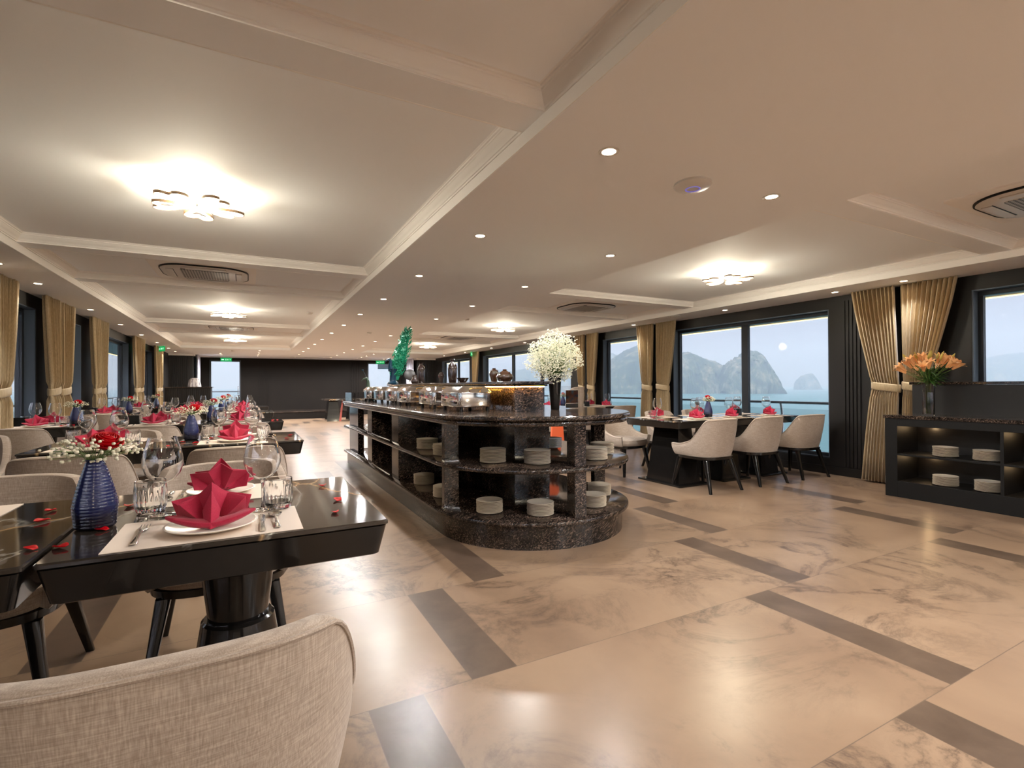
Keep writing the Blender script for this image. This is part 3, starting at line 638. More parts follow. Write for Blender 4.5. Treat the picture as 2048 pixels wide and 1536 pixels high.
# ================================================================== CHAIRS
def sgnpow(v, p): return math.copysign(abs(v)**p, v)
def mk_chair():
    t = root('dining_chair')
    def plan(phi, a, c, yf):
        # phi 0 at the middle of the back, +-1 at the front ends of the arms
        ang = phi*R(112)
        x = a*sgnpow(math.sin(ang), .72); y = -c*sgnpow(math.cos(ang), .72)
        if abs(phi) > .8: y += (abs(phi)-.8)*yf
        return x, y
    def top(phi):
        p = abs(phi)
        if p < .40: return .79-.012*(p/.40)**2
        u = min(1, (p-.40)/.52); s_ = u*u*(3-2*u)
        return .778-(.778-.505)*s_
    n = 56; outer = []; inner = []; rings = []
    for i in range(n+1):
        phi = -1+2*i/n; zt = top(phi); sec = []
        lean = .035*max(0, math.cos(phi*R(90)))
        for j in range(8):                                   # outer face upwards
            v = j/7; z = .375+(zt-.015-.375)*v; k_ = .86+.14*min(1, v*1.3)**.7
            x, y = plan(phi, .292*k_, .272*k_, .5); sec.append((x, y-lean*v, z))
        for rx_, ry_, dz_ in ((.2915, .2715, .007), (.286, .266, .002), (.276, .256, 0), (.262, .242, .0005), (.252, .232, .005)):
            x, y = plan(phi, rx_, ry_, .5); sec.append((x, y-lean, zt-dz_))
        for j in range(6):
            v = 1-j/5; z = .42+(zt-.02-.42)*v; k_ = .86+.14*min(1, v*1.3)**.7
            x, y = plan(phi, .248*k_, .228*k_, .5); sec.append((x, y-lean*v, z))
        x, y = plan(phi, .2, .18, .5); sec.append((x, y, .39))
        rings.append(sec)
    b = MB(); b.loft(rings, True, True, True); b.build('backrest', M['fabric'], t, smooth=50)
    pts = []
    for i in range(n+1):
        phi = -1+2*i/n; lean = .035*max(0, math.cos(phi*R(90))); x, y = plan(phi, .2935, .2735, .5); pts.append((x, y-lean, top(phi)-.010))
    b = MB(); b.tube(pts, .0042, 6); b.build('piping', M['fabric'], t)
    # seat cushion
    def sq(a, c, z, cy=0, e=.62, n_=40): return [(a*sgnpow(math.cos(2*PI*k_/n_), e), cy+c*sgnpow(math.sin(2*PI*k_/n_), e), z) for k_ in range(n_)]
    b = MB(); b.loft([sq(.225, .235, .375, .02), sq(.24, .25, .385, .025), sq(.245, .255, .42, .03), sq(.24, .25, .452, .03), sq(.215, .225, .468, .028), sq(.12, .13, .476, .02)])
    b.build('seat', M['fabric'], t, smooth=50)
    b = MB(); b.loft([sq(.215, .215, .335, .01), sq(.25, .25, .345, .01), sq(.255, .255, .375, .01), sq(.2, .2, .378, .01)]); b.build('seat_frame', M['black_wood'], t, smooth=40)
    for sx in (-1, 1):
        for sy in (-1, 1):
            x0, y0, x1, y1 = sx*.19, sy*.185+.01, sx*.245, sy*.25+(.0 if sy > 0 else -.03)
            b = MB(); sec = []
            for v in (0, .03, .5, 1):
                z = .34*(1-v)+.0*v; cx, cy = x0+(x1-x0)*v, y0+(y1-y0)*v; r_ = .026*(1-v)+.0145*v
                sec.append([(cx+px, cy+py, z) for px, py in rrect(2*r_, 2*r_*.85, r_*.35, 2)])
            b.loft(sec[::-1]); b.build('leg', M['black_wood'], t, smooth=40)
    return t
def chair(label, x, y, rz=0, group='upholstered dining chairs'):
    return place('chair', mk_chair, label, 'chair', (x, y, 0), rz, group)

# ================================================================== TABLES
TZ = .755
def mk_table():
    t = root('dining_table'); w_, d_ = .80, .82
    b = MB(); b.loft([[(x, y, z) for x, y in rrect(w_-i, d_-i, .012, 3)] for i, z in ((.012, TZ-.016), (.0, TZ-.012), (0, TZ-.004), (.008, TZ))]); b.build('tabletop', M['tabletop'], t, smooth=30)
    b = MB(); b.loft([[(x, y, z) for x, y in rrect(w_-i, d_-i, .02, 3)] for i, z in ((.052, TZ-.105), (.042, TZ-.108+.006), (.006, TZ-.017))]); b.build('apron', M['black_wood'], t, smooth=30)
    b = MB(); b.lathe([(.001, TZ-.108), (.115, TZ-.108), (.115, .62), (.085, .36), (.08, .345), (.001, .345)], 40); b.build('upper_pedestal', M['black_wood'], t, smooth=30)
    b = MB(); b.lathe([(.001, .40), (.10, .40), (.108, .392), (.165, .02), (.165, 0), (.001, 0)], 40); b.build('lower_pedestal', M['black_wood'], t, smooth=30)
    return t
def mk_setting_pieces():
    pass
def lens(cx, cy, r): return cx, cy, r
def mk_mat():
    b = MB(); b.box(-.225, .225, -.15, .15, 0, .0015); return b.build('placemat', M['mat'], smooth=0)
def mk_plate_flat():
    b = MB(); b.lathe([(.001, .002), (.06, .002), (.062, 0), (.068, .001), (.112, .013), (.115, .016), (.113, .0175), (.108, .0165), (.075, .006), (.001, .005)], 40)
    return b.build('side_plate', M['white'], smooth=50)
def mk_napkin():
    """burgundy cloth folded into a pointed star fan on a low boat-shaped base"""
    t = root('folded_napkin')
    # base boat: two wings left and right
    rings = []
    for i in range(17):
        u = -1+2*i/16; x = .108*u; w_ = .036*(1-abs(u)**2.2)+.004; z0 = .002+.032*abs(u)**1.8; h = .020*(1-abs(u)**3)+.006
        rings.append([(x, -.018-w_, z0+h*.35), (x, -.018-w_*1.02, z0+h*.7), (x, -.018-w_*.5, z0+h), (x, -.018, z0+h*.7), (x, -.018+w_*.8, z0+h), (x, -.018+w_, z0+h*.5), (x, -.018+w_*.6, z0), (x, -.018-w_*.6, z0)])
    b = MB(); b.loft(rings); wv_ = b.build('base_fold', M['napkin'], t, smooth=60)
    def fan(name, n, rt, rv, a0, a1, dep, cy, zc, tilt, sx=1.0, tips=None):
        b = MB(); pts = []; base = []
        m_ = 2*n-1+2
        for i in range(m_):
            a = R(a0+(a1-a0)*i/(m_-1)); tip = i % 2 == 1
            r_ = (tips[i//2] if (tips and tip) else rt) if tip else rv
            y = cy+(-dep if tip else dep)*.5
            x = -math.cos(a)*r_*sx; z = zc+math.sin(a)*r_
            y += (z-zc)*tilt
            pts.append((x, y, max(z, .004)))
            rb = .022; base.append((-math.cos(a)*rb*sx, cy+(-dep if tip else dep)*.25, zc+abs(math.sin(a))*.004))
        # refine along each pleat so the cloth bulges softly
        rows = []
        for k_ in range(6):
            u = k_/5; row = []
            for p, q in zip(base, pts):
                v = Vector(p).lerp(Vector(q), u); v.y -= .006*math.sin(PI*u); row.append(tuple(v))
            rows.append(row)
        b.loft(rows, False, False, False); o_ = b.build(name, M['napkin'], t, smooth=30)
        so = o_.modifiers.new('s', 'SOLIDIFY'); so.thickness = .0035; so.offset = 0
        sb = o_.modifiers.new('b', 'BEVEL'); sb.width = .0016; sb.segments = 2; sb.limit_method = 'ANGLE'; sb.angle_limit = R(25)
        return o_
    fan('rear_fan', 3, .11, .082, 6, 174, .030, .018, .010, .16, 1.02, [.116, .098, .116])
    fan('front_fan', 3, .11, .084, 14, 166, .040, -.008, .008, .12, 1.0, [.100, .116, .108])
    # front ridge
    b = MB(); tip = (0, -.028, .098); L_ = [(-.018, -.044, .006), (0, -.060, .004), (.018, -.044, .006)]
    b.v = [(-.016, -.046, .006), (0, -.064, .004), (.016, -.046, .006), (.022, -.03, .05), (0, -.026, .102), (-.022, -.03, .05), (0, -.048, .05)]
    for f_ in ((0, 1, 6, 5), (1, 2, 3, 6), (5, 6, 4), (6, 3, 4)): b.face(list(f_))
    o_ = b.build('front_ridge', M['napkin'], t, smooth=20); so = o_.modifiers.new('s', 'SOLIDIFY'); so.thickness = .003
    sb = o_.modifiers.new('b', 'BEVEL'); sb.width = .0012; sb.segments = 2
    t.scale = (1, 1, 1)
    return t
def mk_fork():
    t = root('fork')
    L_ = [(-.095, .0075, .004), (-.085, .0085, .003), (-.04, .0045, .006), (.0, .0035, .009), (.03, .005, .008), (.045, .011, .006), (.055, .012, .005)]
    b = MB(); b.loft([[(-w_, y, z), (w_, y, z), (w_*.8, y, z+.0022), (-w_*.8, y, z+.0022)] for y, w_, z in L_]); b.build('handle', M['steel'], t, smooth=60)
    for i in range(4):
        x = -.0102+i*.0068; b = MB(); b.loft([[(x-r_, y, z), (x+r_, y, z), (x+r_, y, z+.002), (x-r_, y, z+.002)] for y, r_, z in ((.054, .0021, .005), (.075, .0018, .004), (.098, .0008, .007))]); b.build('tine', M['steel'], t, smooth=60)
    return t
def mk_knife():
    t = root('table_knife'); b = MB(); b.loft([[(-w_, y, .001), (w_, y, .001), (w_*.7, y, .001+h), (-w_*.7, y, .001+h)] for y, w_, h in ((-.1, .006, .004), (-.09, .008, .006), (-.02, .006, .006), (-.005, .005, .005))]); b.build('handle', M['steel'], t, smooth=60)
    b = MB(); b.loft([[(-.004, y, .002), (w_, y, .002), (w_, y, .0032), (-.004, y, .0042)] for y, w_ in ((-.006, .006), (.02, .010), (.08, .010), (.098, .003))]); b.build('blade', M['steel'], t, smooth=30)
    return t
def mk_spoon():
    t = root('spoon'); L_ = [(-.095, .008, .003), (-.085, .009, .002), (-.03, .0045, .006), (.02, .0035, .010), (.035, .004, .009)]
    b = MB(); b.loft([[(-w_, y, z), (w_, y, z), (w_*.8, y, z+.0022), (-w_*.8, y, z+.0022)] for y, w_, z in L_]); b.build('handle', M['steel'], t, smooth=60)
    rings = []
    for r_, z in ((1, .009), (.9, .004), (.6, .0015), (.1, .001)): rings.append([(.019*r_*math.cos(a), .06+.028*r_*math.sin(a), z) for a in [2*PI*i/24 for i in range(24)]])
    b = MB(); b.loft(rings, True, False, True); o_ = b.build('bowl', M['steel'], t, smooth=70); so = o_.modifiers.new('s', 'SOLIDIFY'); so.thickness = .001
    return t
def mk_wine():
    t = root('wine_glass')
    P = [(.004, .098), (.014, .100), (.030, .108), (.046, .128), (.054, .152), (.054, .172), (.049, .200), (.041, .228), (.0385, .240)]
    inn = [(max(r_-.0011, .001), z+.0012) for r_, z in P][::-1]; inn[0] = (.0374, .240)
    b = MB(); b.lathe(P+inn+[(.001, .1)], 32); b.build('bowl', M['glass'], t, smooth=60)
    b = MB(); b.lathe([(.0095, .0042), (.0045, .012), (.0036, .03), (.0036, .08), (.0055, .094), (.0095, .0995)], 16); b.build('stem', M['glass'], t, smooth=60)
    b = MB(); b.lathe([(.001, 0), (.037, 0), (.038, .001), (.037, .0018), (.015, .0034), (.006, .0045), (.001, .0045)], 32); b.build('foot', M['glass'], t, smooth=60)
    return t
def mk_tumbler():
    def fl(a, z): return 1-.045*abs(math.sin(a*9))*(1 if .012 < z < .075 else .0)
    P = [(.001, 0), (.033, 0), (.037, .003), (.043, .02), (.0455, .045), (.044, .075), (.0425, .085), (.0425, .098)]
    b = MB(); b.lathe(P, 72, fl=fl, caps=False)
    Q = [(.0425, .098), (.0412, .0985), (.0400, .097), (.0405, .08), (.041, .045), (.038, .024), (.030, .014), (.001, .013)]
    b.lathe(Q, 72, caps=False); return b.build('cut_glass_tumbler', M['glass'], smooth=25)
def mk_vase():
    P = [(.001, 0), (.040, 0), (.045, .003)]
    for i in range(60):
        z = .006+i*.0030
        u = z/.19
        r_ = .047+.006*math.sin(min(1, u/.45)*PI/2) if u < .33 else .0528-(.0528-.020)*((u-.33)/.67)**1.25*(1.0)
        P.append((r_+.0009*math.sin(i*PI*.66), z))
    P += [(.0195, .187), (.0235, .192), (.0225, .194), (.0175, .19), (.0165, .17), (.03, .06), (.001, .05)]
    b = MB(); b.lathe(P, 40, caps=False); return b.build('bud_vase', M['cobalt'], smooth=60)
def petal_patch(b, R0, th, wid, z0, h, curl, n=6):
    rows = []
    for i in range(n):
        v = i/(n-1); rr = R0*math.sin(min(1, .18+v*1.0)*PI*.56)+curl*v**3
        row = []
        for j in range(9):
            u = -1+2*j/8; a = th+wid*u*(.7+.3*math.sin(PI*min(v*.9+.1, 1))); zz = z0+h*(1-(1-v)**1.5)*(1-.10*u*u*v)
            row.append((rr*math.cos(a)*(1+.03*u), rr*math.sin(a)*(1+.03*u), zz))
        rows.append(row)
    b.loft(rows, False, False, False)
def mk_rose():
    t = root('rose'); b = MB()
    for (n, R0, h, curl, ph, z0) in ((2, .007, .046, 0, 0, .006), (3, .012, .047, 0, .6, .005), (3, .018, .047, .001, .2, .003), (4, .024, .045, .002, .9, .002), (4, .030, .042, .003, .4, .0), (5, .036, .037, .006, .1, -.002), (5, .040, .030, .009, .7, -.003)):
        for i in range(n): petal_patch(b, R0, ph+2*PI*i/n, PI/n*1.5, z0, h, curl)
    o_ = b.build('bloom', M['rosepetal'], t, smooth=70); so = o_.modifiers.new('s', 'SOLIDIFY'); so.thickness = .0012
    o_.rotation_euler = (R(22), R(14), 0)
    b = MB(); b.tube([(0, 0, .004), (-.003, .0, -.02), (-.012, .002, -.05), (-.016, 0, -.10)], .0022, 6); b.build('stem', M['stem'], t)
    return t
def florets(b, n, rx, ry, rz_, r0, r1, c=(0, 0, 0), seed=3, low=0):
    r_ = random.Random(seed); out = []
    for i in range(n):
        while True:
            x, y, z = r_.uniform(-1, 1), r_.uniform(-1, 1), r_.uniform(-1, 1)
            if .35 < x*x+y*y+z*z < 1 and z > low-1: break
        p = (c[0]+x*rx, c[1]+y*ry, c[2]+z*rz_); out.append(p); b.ball(p, r_.uniform(r0, r1), 6, 4)
    return out
def mk_breath():
    t = root('baby_breath_sprig'); b = MB(); P = florets(b, 170, .118, .075, .036, .0034, .0058, (-.002, -.008, .008), 5)
    b.build('florets', M['gypso'], t, smooth=80)['kind'] = 'stuff'
    b = MB(); r_ = random.Random(2)
    for p in P[::2]: b.tube([(0, 0, -.05), (p[0]*.3, p[1]*.3, -.008), p], .0006, 3)
    b.build('stems', M['stem'], t)['kind'] = 'stuff'
    b = MB(); b.loft([[(x, y-w_, z), (x, y, z-.002), (x, y+w_, z)] for x, y, w_, z in ((-.005, -.005, .002, -.012), (-.03, -.018, .009, .004), (-.06, -.022, .008, .010), (-.085, -.025, .001, .012))], False, False, False)
    b.build('leaf', M['green'], t)
    return t
def mk_petal(seed=0):
    b = MB(); rows = []
    for i in range(6):
        v = i/5; w_ = .013*math.sin(PI*(.15+.8*v))**.8; row = []
        for j in range(5):
            u = -1+2*j/4; row.append((w_*u, -.018+.036*v, .0015+.007*u*u*math.sin(PI*v)+.010*max(0, v-.75)*2*(1 if seed == 0 else .3)))
        rows.append(row)
    b.loft(rows, False, False, False); o_ = b.build('rose_petal', M['rosepetal'], smooth=80); so = o_.modifiers.new('s', 'SOLIDIFY'); so.thickness = .0009; so.offset = 1
    return o_
def mk_box():
    t = root('condiment_holder'); b = MB(); b.box(-.05, .05, -.05, .05, 0, .09); b.build('holder_box', M['black_matte'], t, smooth=0, bevel=.002)
    return t
def mk_shaker():
    b = MB(); b.lathe([(.001, 0), (.017, 0), (.019, .004), (.017, .035), (.012, .05), (.001, .054)], 20); return b.build('salt_shaker', M['white'], smooth=60)

def setting(x, y, rz, where, cutlery=True, glass=True, plate=True, g1=(.115, .115), g2=(.19, .125)):
    """x, y centre of the placemat; rz=0 for a guest sitting on the near side"""
    ca, sa = math.cos(rz), math.sin(rz)
    def W(u, v): return (x+u*ca-v*sa, y+u*sa+v*ca)
    z = TZ+.0006
    place('mat', mk_mat, 'beige placemat at the '+where, 'placemat', (*W(0, 0), z), rz, 'placemats on the dining tables')
    if plate:
        place('plate', mk_plate_flat, 'white plate under the napkin at the '+where, 'plate', (*W(0, -.02), z+.0017), rz, 'plates on the dining tables')
        place('napkin', mk_napkin, 'burgundy star-folded napkin at the '+where, 'napkin', (*W(0.0, -.015), z+.0075), rz+rnd.uniform(-.12, .12), 'burgundy folded napkins')
    if glass:
        place('wine', mk_wine, 'empty wine glass at the '+where, 'wine glass', (*W(*g1), z+.0017), rz, 'wine glasses on the dining tables')
        place('tumbler', mk_tumbler, 'cut glass tumbler at the '+where, 'tumbler', (*W(*g2), z+.0017), rz, 'cut glass tumblers on the dining tables')
    if cutlery:
        place('fork', mk_fork, 'steel fork at the '+where, 'fork', (*W(-.165, -.02), z+.0017), rz, 'forks on the dining tables')
        place('knife', mk_knife, 'steel knife at the '+where, 'knife', (*W(.125, -.03), z+.0017), rz, 'knives on the dining tables')
        place('spoon', mk_spoon, 'steel spoon at the '+where, 'spoon', (*W(.162, -.02), z+.0017), rz, 'spoons on the dining tables')
def flowers(x, y, where, rz=0, z=TZ+.0005):
    place('vase', mk_vase, 'ribbed cobalt blue bud vase on the '+where, 'vase', (x, y, z), rz, 'blue bud vases on the dining tables')
    place('rose', mk_rose, 'red rose in the blue vase on the '+where, 'rose', (x+.022*math.cos(rz), y+.022*math.sin(rz), z+.226), rz, 'red roses in blue vases', .86)
    place('breath', mk_breath, 'white baby\'s breath in the blue vase on the '+where, 'flower sprig', (x, y, z+.212), rz, 'baby\'s breath in the blue vases')
def petals(pts, where):
    for i, (px, py) in enumerate(pts):
        place('petal', mk_petal, 'loose red petal on the %s, %s from the front edge' % (where, ['first', 'second', 'third', 'fourth', 'fifth', 'sixth', 'seventh', 'eighth', 'ninth'][i]), 'petal', (px, py, TZ+.001), rnd.uniform(0, 6), 'loose rose petals on the tables', rnd.uniform(.9, 1.25))

# main block: five rows of paired square tables
rows_y = [1.49, 4.05, 6.42, 8.92, 11.35]
rn = ['first row', 'second row', 'third row', 'fourth row', 'fifth row']
TX = (-.03, -.845)
for k_, y0 in enumerate(rows_y):
    for x, sd in ((TX[0], 'aisle-side'), (TX[1], 'window-side')):
        near_open = k_ == 0 and sd == 'window-side'
        place('table', mk_table, 'black square %s dining table with veined dark top in the %s' % (sd, rn[k_]), 'table', (x, y0+.41, 0), 0, 'square dining tables in paired rows')
        mx_ = x-.06
        for far in (0, 1):
            if near_open and not far: continue
            yy = y0+.165 if not far else y0+.655
            kw = {}
            if k_ == 0: kw = dict(g1=(.145, .265), g2=(.185, .205)) if far else dict(g1=(.13, .145), g2=(.175, .14))
            setting(mx_, yy, PI if far else 0, '%s side of the %s table, %s' % ('far' if far else 'near', sd, rn[k_]), cutlery=k_ < 3, plate=not near_open, glass=not near_open, **kw)
        chair('taupe upholstered chair at the far side of the %s table, %s' % (sd, rn[k_]), x-.08 if k_ else (-.10 if sd == 'aisle-side' else -.86), y0+.82+.22, PI)
        if not near_open:
            chair('taupe upholstered chair at the near side of the %s table, %s' % (sd, rn[k_]), (-.112 if k_ == 0 else x-.03), y0-(.395 if k_ == 0 else .25), 0)
    flowers(-.385, y0+(.32 if k_ == 0 else .46), '%s of square tables' % rn[k_], rz=.15*k_)
petals([(-.41, 1.615), (-.474, 1.637), (.24, 1.646), (-.362, 1.76), (.273, 1.825), (-.542, 1.959), (-.351, 2.064), (.26, 2.112), (-.564, 2.114)], 'first row of square tables')
petals([(-.48, 4.15), (-.33, 4.2), (-.42, 4.3), (.26, 4.2), (.30, 4.45), (-.25, 4.5)], 'second row of square tables')
petals([(.26, 6.6), (.31, 6.65), (-.30, 6.6)], 'third row of square tables')
for x, y, lb in ((-1.13, 6.9, 'third row of square tables'), (-1.1, 9.35, 'fourth row of square tables'), (-1.15, 11.7, 'fifth row of square tables')):
    place('cbox', mk_box, 'black square condiment holder on the '+lb, 'condiment holder', (x, y, TZ+.0005), .1, 'black condiment holders')
# tables along the left windows
wt = [(4.1, 'first'), (6.68, 'second'), (9.45, 'third'), (12.15, 'fourth')]
for y0, od in wt:
    nm = '%s left-side window table' % od; x = -1.93
    t_ = place('table', mk_table, 'dark dining table by the left-side windows, %s from the front' % od, 'table', (x, y0+.41, 0), 0, 'dining tables along the left windows'); t_.scale = (.85, 1, 1)
    for far in (0, 1):
        setting(x, y0+(.165 if not far else .655), PI if far else 0, ('far' if far else 'near')+' side of the '+nm, cutlery=False)
        chair('taupe upholstered chair on the %s side of the %s' % ('far' if far else 'near', nm), x, y0+(1.06 if far else -.27), PI if far else 0)
    flowers(-1.68, y0+.42, nm, .3)
    petals([(-1.72, y0+.12), (-1.66, y0+.25)], nm)
    place('cbox', mk_box, 'black square condiment holder on the '+nm, 'condiment holder', (-2.13, y0+.43, TZ+.0005), 0, 'black condiment holders')
    place('shaker', mk_shaker, 'small white salt shaker beside the black holder on the '+nm, 'salt shaker', (-2.02, y0+.41, TZ+.0005), 0, 'white salt shakers')

# right dining tables: long top on three flared pedestals
def mk_long():
    t = root('long_dining_table'); w_, d_ = 2.18, .86
    b = MB(); b.loft([[(x, y, z) for x, y in rrect(w_-i, d_-i, .012, 3)] for i, z in ((.012, TZ-.016), (.0, TZ-.012), (0, TZ-.004), (.008, TZ))]); b.build('tabletop', M['tabletop'], t, smooth=30)
    b = MB(); b.loft([[(x, y, z) for x, y in rrect(w_-i, d_-i, .02, 3)] for i, z in ((.05, TZ-.085), (.042, TZ-.082), (.006, TZ-.017))]); b.build('apron', M['black_wood'], t, smooth=30)
    for i, x in enumerate((-.72, 0, .72)):
        b = MB(); b.loft([[(x-w2, -d2, z), (x+w2, -d2, z), (x+w2, d2, z), (x-w2, d2, z)] for w2, d2, z in ((.17, .26, .02), (.105, .19, TZ-.085))]); b.build('pedestal', M['black_wood'], t, smooth=0)
        b = MB(); b.box(x-.24, x+.24, -.34, .34, 0, .02); b.build('base_plate', M['black_wood'], t, smooth=0, bevel=.003)
    return t
for (cx, cy, nm) in ((5.22, 4.40, 'long table before the big window'), (5.45, 8.0, 'long table behind the bouquet'), (5.45, 11.6, 'far long table behind the pots')):
    place('long', mk_long, 'black %s' % nm, 'table', (cx, cy, 0), 0, 'long dining tables along the right windows')
    for i, dx in enumerate((-.72, 0, .72)):
        s_ = ('buffet-end', 'middle', 'window-end')[i]
        setting(cx+dx+(.0 if i else .12), cy-.245, 0, 'near %s seat, %s' % (s_, nm), cutlery=(cy < 5))
        setting(cx+dx, cy+.245, PI, 'far %s seat, %s' % (s_, nm), cutlery=False)
        ex = (.28 if i == 0 else 0) if cy < 5 else 0
        chair('taupe tub chair at the near %s seat, %s' % (s_, nm), cx+dx+(.04, .12, .22)[i] if cy < 5 else cx+dx, cy-.45-(0 if cy < 5 else .15), (0, 0, -.05)[i], 'tub chairs at the long right tables')
        chair('taupe tub chair at the far %s seat, %s' % (s_, nm), cx+dx+(-.12 if i == 0 and cy < 5 else 0), cy+.66+(.1 if cy < 5 else 0), PI+(.12 if i == 0 else 0), 'tub chairs at the long right tables')
    flowers(cx-.13, cy-.02, nm, 1.0)
    place('cbox', mk_box, 'black square condiment holder on the '+nm, 'condiment holder', (cx+.42, cy-.0, TZ+.0005), .3, 'black condiment holders')
    place('shaker', mk_shaker, 'small white salt shaker on the '+nm, 'salt shaker', (cx+.33, cy-.04, TZ+.0005), 0, 'white salt shakers')
# bare table in front of the stage
t = thing('serving_table', 'bare dark table with a reddish leg edge before the stage', 'table', (2.85, 18.0, 0))
b = MB(); b.box(-.62, .7, -.45, .45, .70, .755); b.build('tabletop', M['tabletop'], t, smooth=0, bevel=.004)
for x in (-.3, .4):
    b = MB(); b.loft([[(x-w2, -d2, z), (x+w2, -d2, z), (x+w2, d2, z), (x-w2, d2, z)] for w2, d2, z in ((.22, .3, .0), (.14, .22, .70))]); b.build('pedestal', M['black_wood'], t, smooth=0)
b = MB(); b.loft([[(x0, -.31, 0), (x0+.07, -.31, 0), (x0+.07, -.30, 0), (x0, -.30, 0)] if q == 0 else [(x0+.1, -.235, .70), (x0+.15, -.235, .70), (x0+.15, -.225, .70), (x0+.1, -.225, .70)] for q, x0 in ((0, -.13), (1, -.13))]); b.build('leg_edge', M['redwood'], t, smooth=0)
# high-backed chair and a panel with painted orange light behind the island
hc = chair('tall tan chair standing behind the black vase and menu stand', 4.36, 6.35, .2, 'tall chairs'); hc.scale = (.6, .7, 1.44); del hc['group']
ORX, ORY = 3.83, 5.9
t = thing('orange_tinted_panel', 'chair panel with orange light put in its colour behind the buffet island', 'chair', (ORX, ORY, 0))
b = MB(); b.loft([[(x, y, z) for x, y in ((-.1*s_, -.02), (.1*s_, -.02), (.1*s_, .02), (-.1*s_, .02))] for s_, z in ((1.1, .36), (.8, .74))]); b.build('back_panel', M['orange'], t, smooth=30, bevel=.006)
for sx in (-.08, .08):
    b = MB(); b.tube([(sx, 0, 0), (sx*.9, 0, .37)], .014, 8); b.build('leg', M['black_wood'], t)

# ================================================================== BUFFET ISLAND
CX, CY, YE = 2.1175, 3.717, 7.9
def stadium(Rd, n=40, ye=YE):
    p = [(CX-Rd, ye)]
    for i in range(n+1):
        a = PI+PI*i/n; p.append((CX+Rd*math.cos(a), CY+Rd*math.sin(a)))
    p.append((CX+Rd, ye)); return p
isl = thing('buffet_island', 'long dark granite buffet island with a rounded near end and open shelves', 'buffet counter')
def slab(name, Rd, z0, z1, mat='granite', rnd_=.008, parent=isl):
    b = MB(); h = z1-z0; rr = []
    for d, z in ((rnd_, z0), (.003, z0+h*.15), (0, z0+h*.35), (0, z0+h*.65), (.003, z0+h*.85), (rnd_, z1)):
        rr.append([(x, y, z) for x, y in stadium(Rd-d)])
    b.loft(rr); return b.build(name, M[mat], parent, smooth=30)
slab('plinth', .784, 0, .17, rnd_=.001); slab('lower_shelf', .835, .172, .208, rnd_=.014); slab('middle_shelf', .835, .538, .575, rnd_=.014)
slab('counter_top', .852, .905, .940, rnd_=.012); slab('counter_edge', .83, .868, .904, rnd_=.008)
for z0, z1 in ((.208, .538), (.575, .868)):
    b = MB(); b.box(1.935, 2.27, 3.62, 6.45, z0, z1); b.build('core_panel', M['granite'], isl, smooth=0)
    for x0, x1, y0, y1 in ((1.34, 1.46, 3.665, 3.72), (1.34, 1.935, 5.0, 5.26), (1.34, 1.935, 6.22, 6.47), (1.36, 1.44, 7.2, 7.85), (2.05, 2.15, 2.93, 3.03), (2.78, 2.90, 3.665, 3.72), (2.30, 2.895, 5.0, 5.26), (2.30, 2.895, 6.22, 6.47), (2.79, 2.87, 7.2, 7.85)):
        b = MB(); b.box(x0, x1, y0, y1, z0, z1); b.build('divider', M['granite'], isl, smooth=0, bevel=.002)
for z in (.219, .585):
    for y0, y1 in ((5.3, 6.19), (6.5, 7.15)):
        b = MB(); b.tube([(1.335, y0, z), (1.335, y1, z)], .009, 8); b.build('edge_rail', M['granite'], isl)
b = MB(); b.box(1.93, 2.20, 3.6, 7.6, .941, 1.150); b.build('raised_back', M['granite'], isl, smooth=0)
b = MB(); b.box(1.87, 2.26, 3.54, 7.62, 1.166, 1.190); b.build('raised_shelf', M['granite'], isl, smooth=0, bevel=.005)
b = MB(); b.box(1.90, 2.23, 3.58, 7.6, 1.151, 1.165); b.build('shelf_support', M['black_matte'], isl, smooth=0)
b = MB(); b.box(1.905, 1.922, 3.6, 7.6, 1.142, 1.150); b.box(1.93, 2.20, 3.582, 3.594, 1.142, 1.150); b.build('led_strip', M['led_gold'], isl, smooth=0)
b = MB(); b.box(1.30, 1.304, 7.1, 7.85, .9405, 1.07); b.box(1.30, 1.9, 7.85, 7.854, .9405, 1.07); b.build('glass_guard', M['pane'], isl, smooth=0)
# chafing dishes
def mk_chafing():
    t = root('chafing_dish'); W_, D_ = .31, .46
    def ring(s1, s2, r_, z): return [(x, y, z) for x, y in rrect(W_*s1, D_*s2, r_, 6)]
    b = MB(); b.loft([ring(.94, .96, .035, .036), ring(.985, .99, .04, .040), ring(1, 1, .04, .050), ring(1, 1, .04, .142), ring(1.02, 1.013, .042, .146), ring(1.02, 1.013, .042, .152), ring(.98, .98, .04, .154)]); b.build('water_pan', M['chrome'], t, smooth=30)
    b = MB(); b.loft([ring(1.0, 1.0, .04, .1545), ring(.995, .995, .04, .162), ring(.74, .82, .02, .205), ring(.70, .79, .02, .210), ring(.5, .6, .02, .213)]); b.build('lid', M['chrome'], t, smooth=25, bevel=.003)
    b = MB(); b.tube([(-.05, -.215, .19), (-.045, -.245, .195), (.045, -.245, .195), (.05, -.215, .19)], .006, 8); b.build('lid_handle', M['brass'], t)
    b = MB(); b.tube([(.165, -.1, .156), (.185, -.1, .175), (.185, .1, .175), (.165, .1, .156)], .007, 8); b.build('hinge', M['brass'], t)
    for sx in (-1, 1):
        for sy in (-1, 1):
            b = MB(); b.lathe([(.001, 0), (.016, 0), (.016, .01), (.011, .04), (.001, .04)], 14, c=(sx*.12, sy*.19, 0)); b.build('foot', M['black_matte'], t)
    return t
for (y, od) in ((4.06, 'first'), (4.72, 'second'), (5.56, 'third'), (6.14, 'fourth'), (6.82, 'fifth'), (7.5, 'last')):
    place('chafing', mk_chafing, 'polished steel chafing dish on the buffet, the %s in the line' % od, 'chafing dish', (1.685, y, .9405), 0, 'chafing dishes along the buffet')
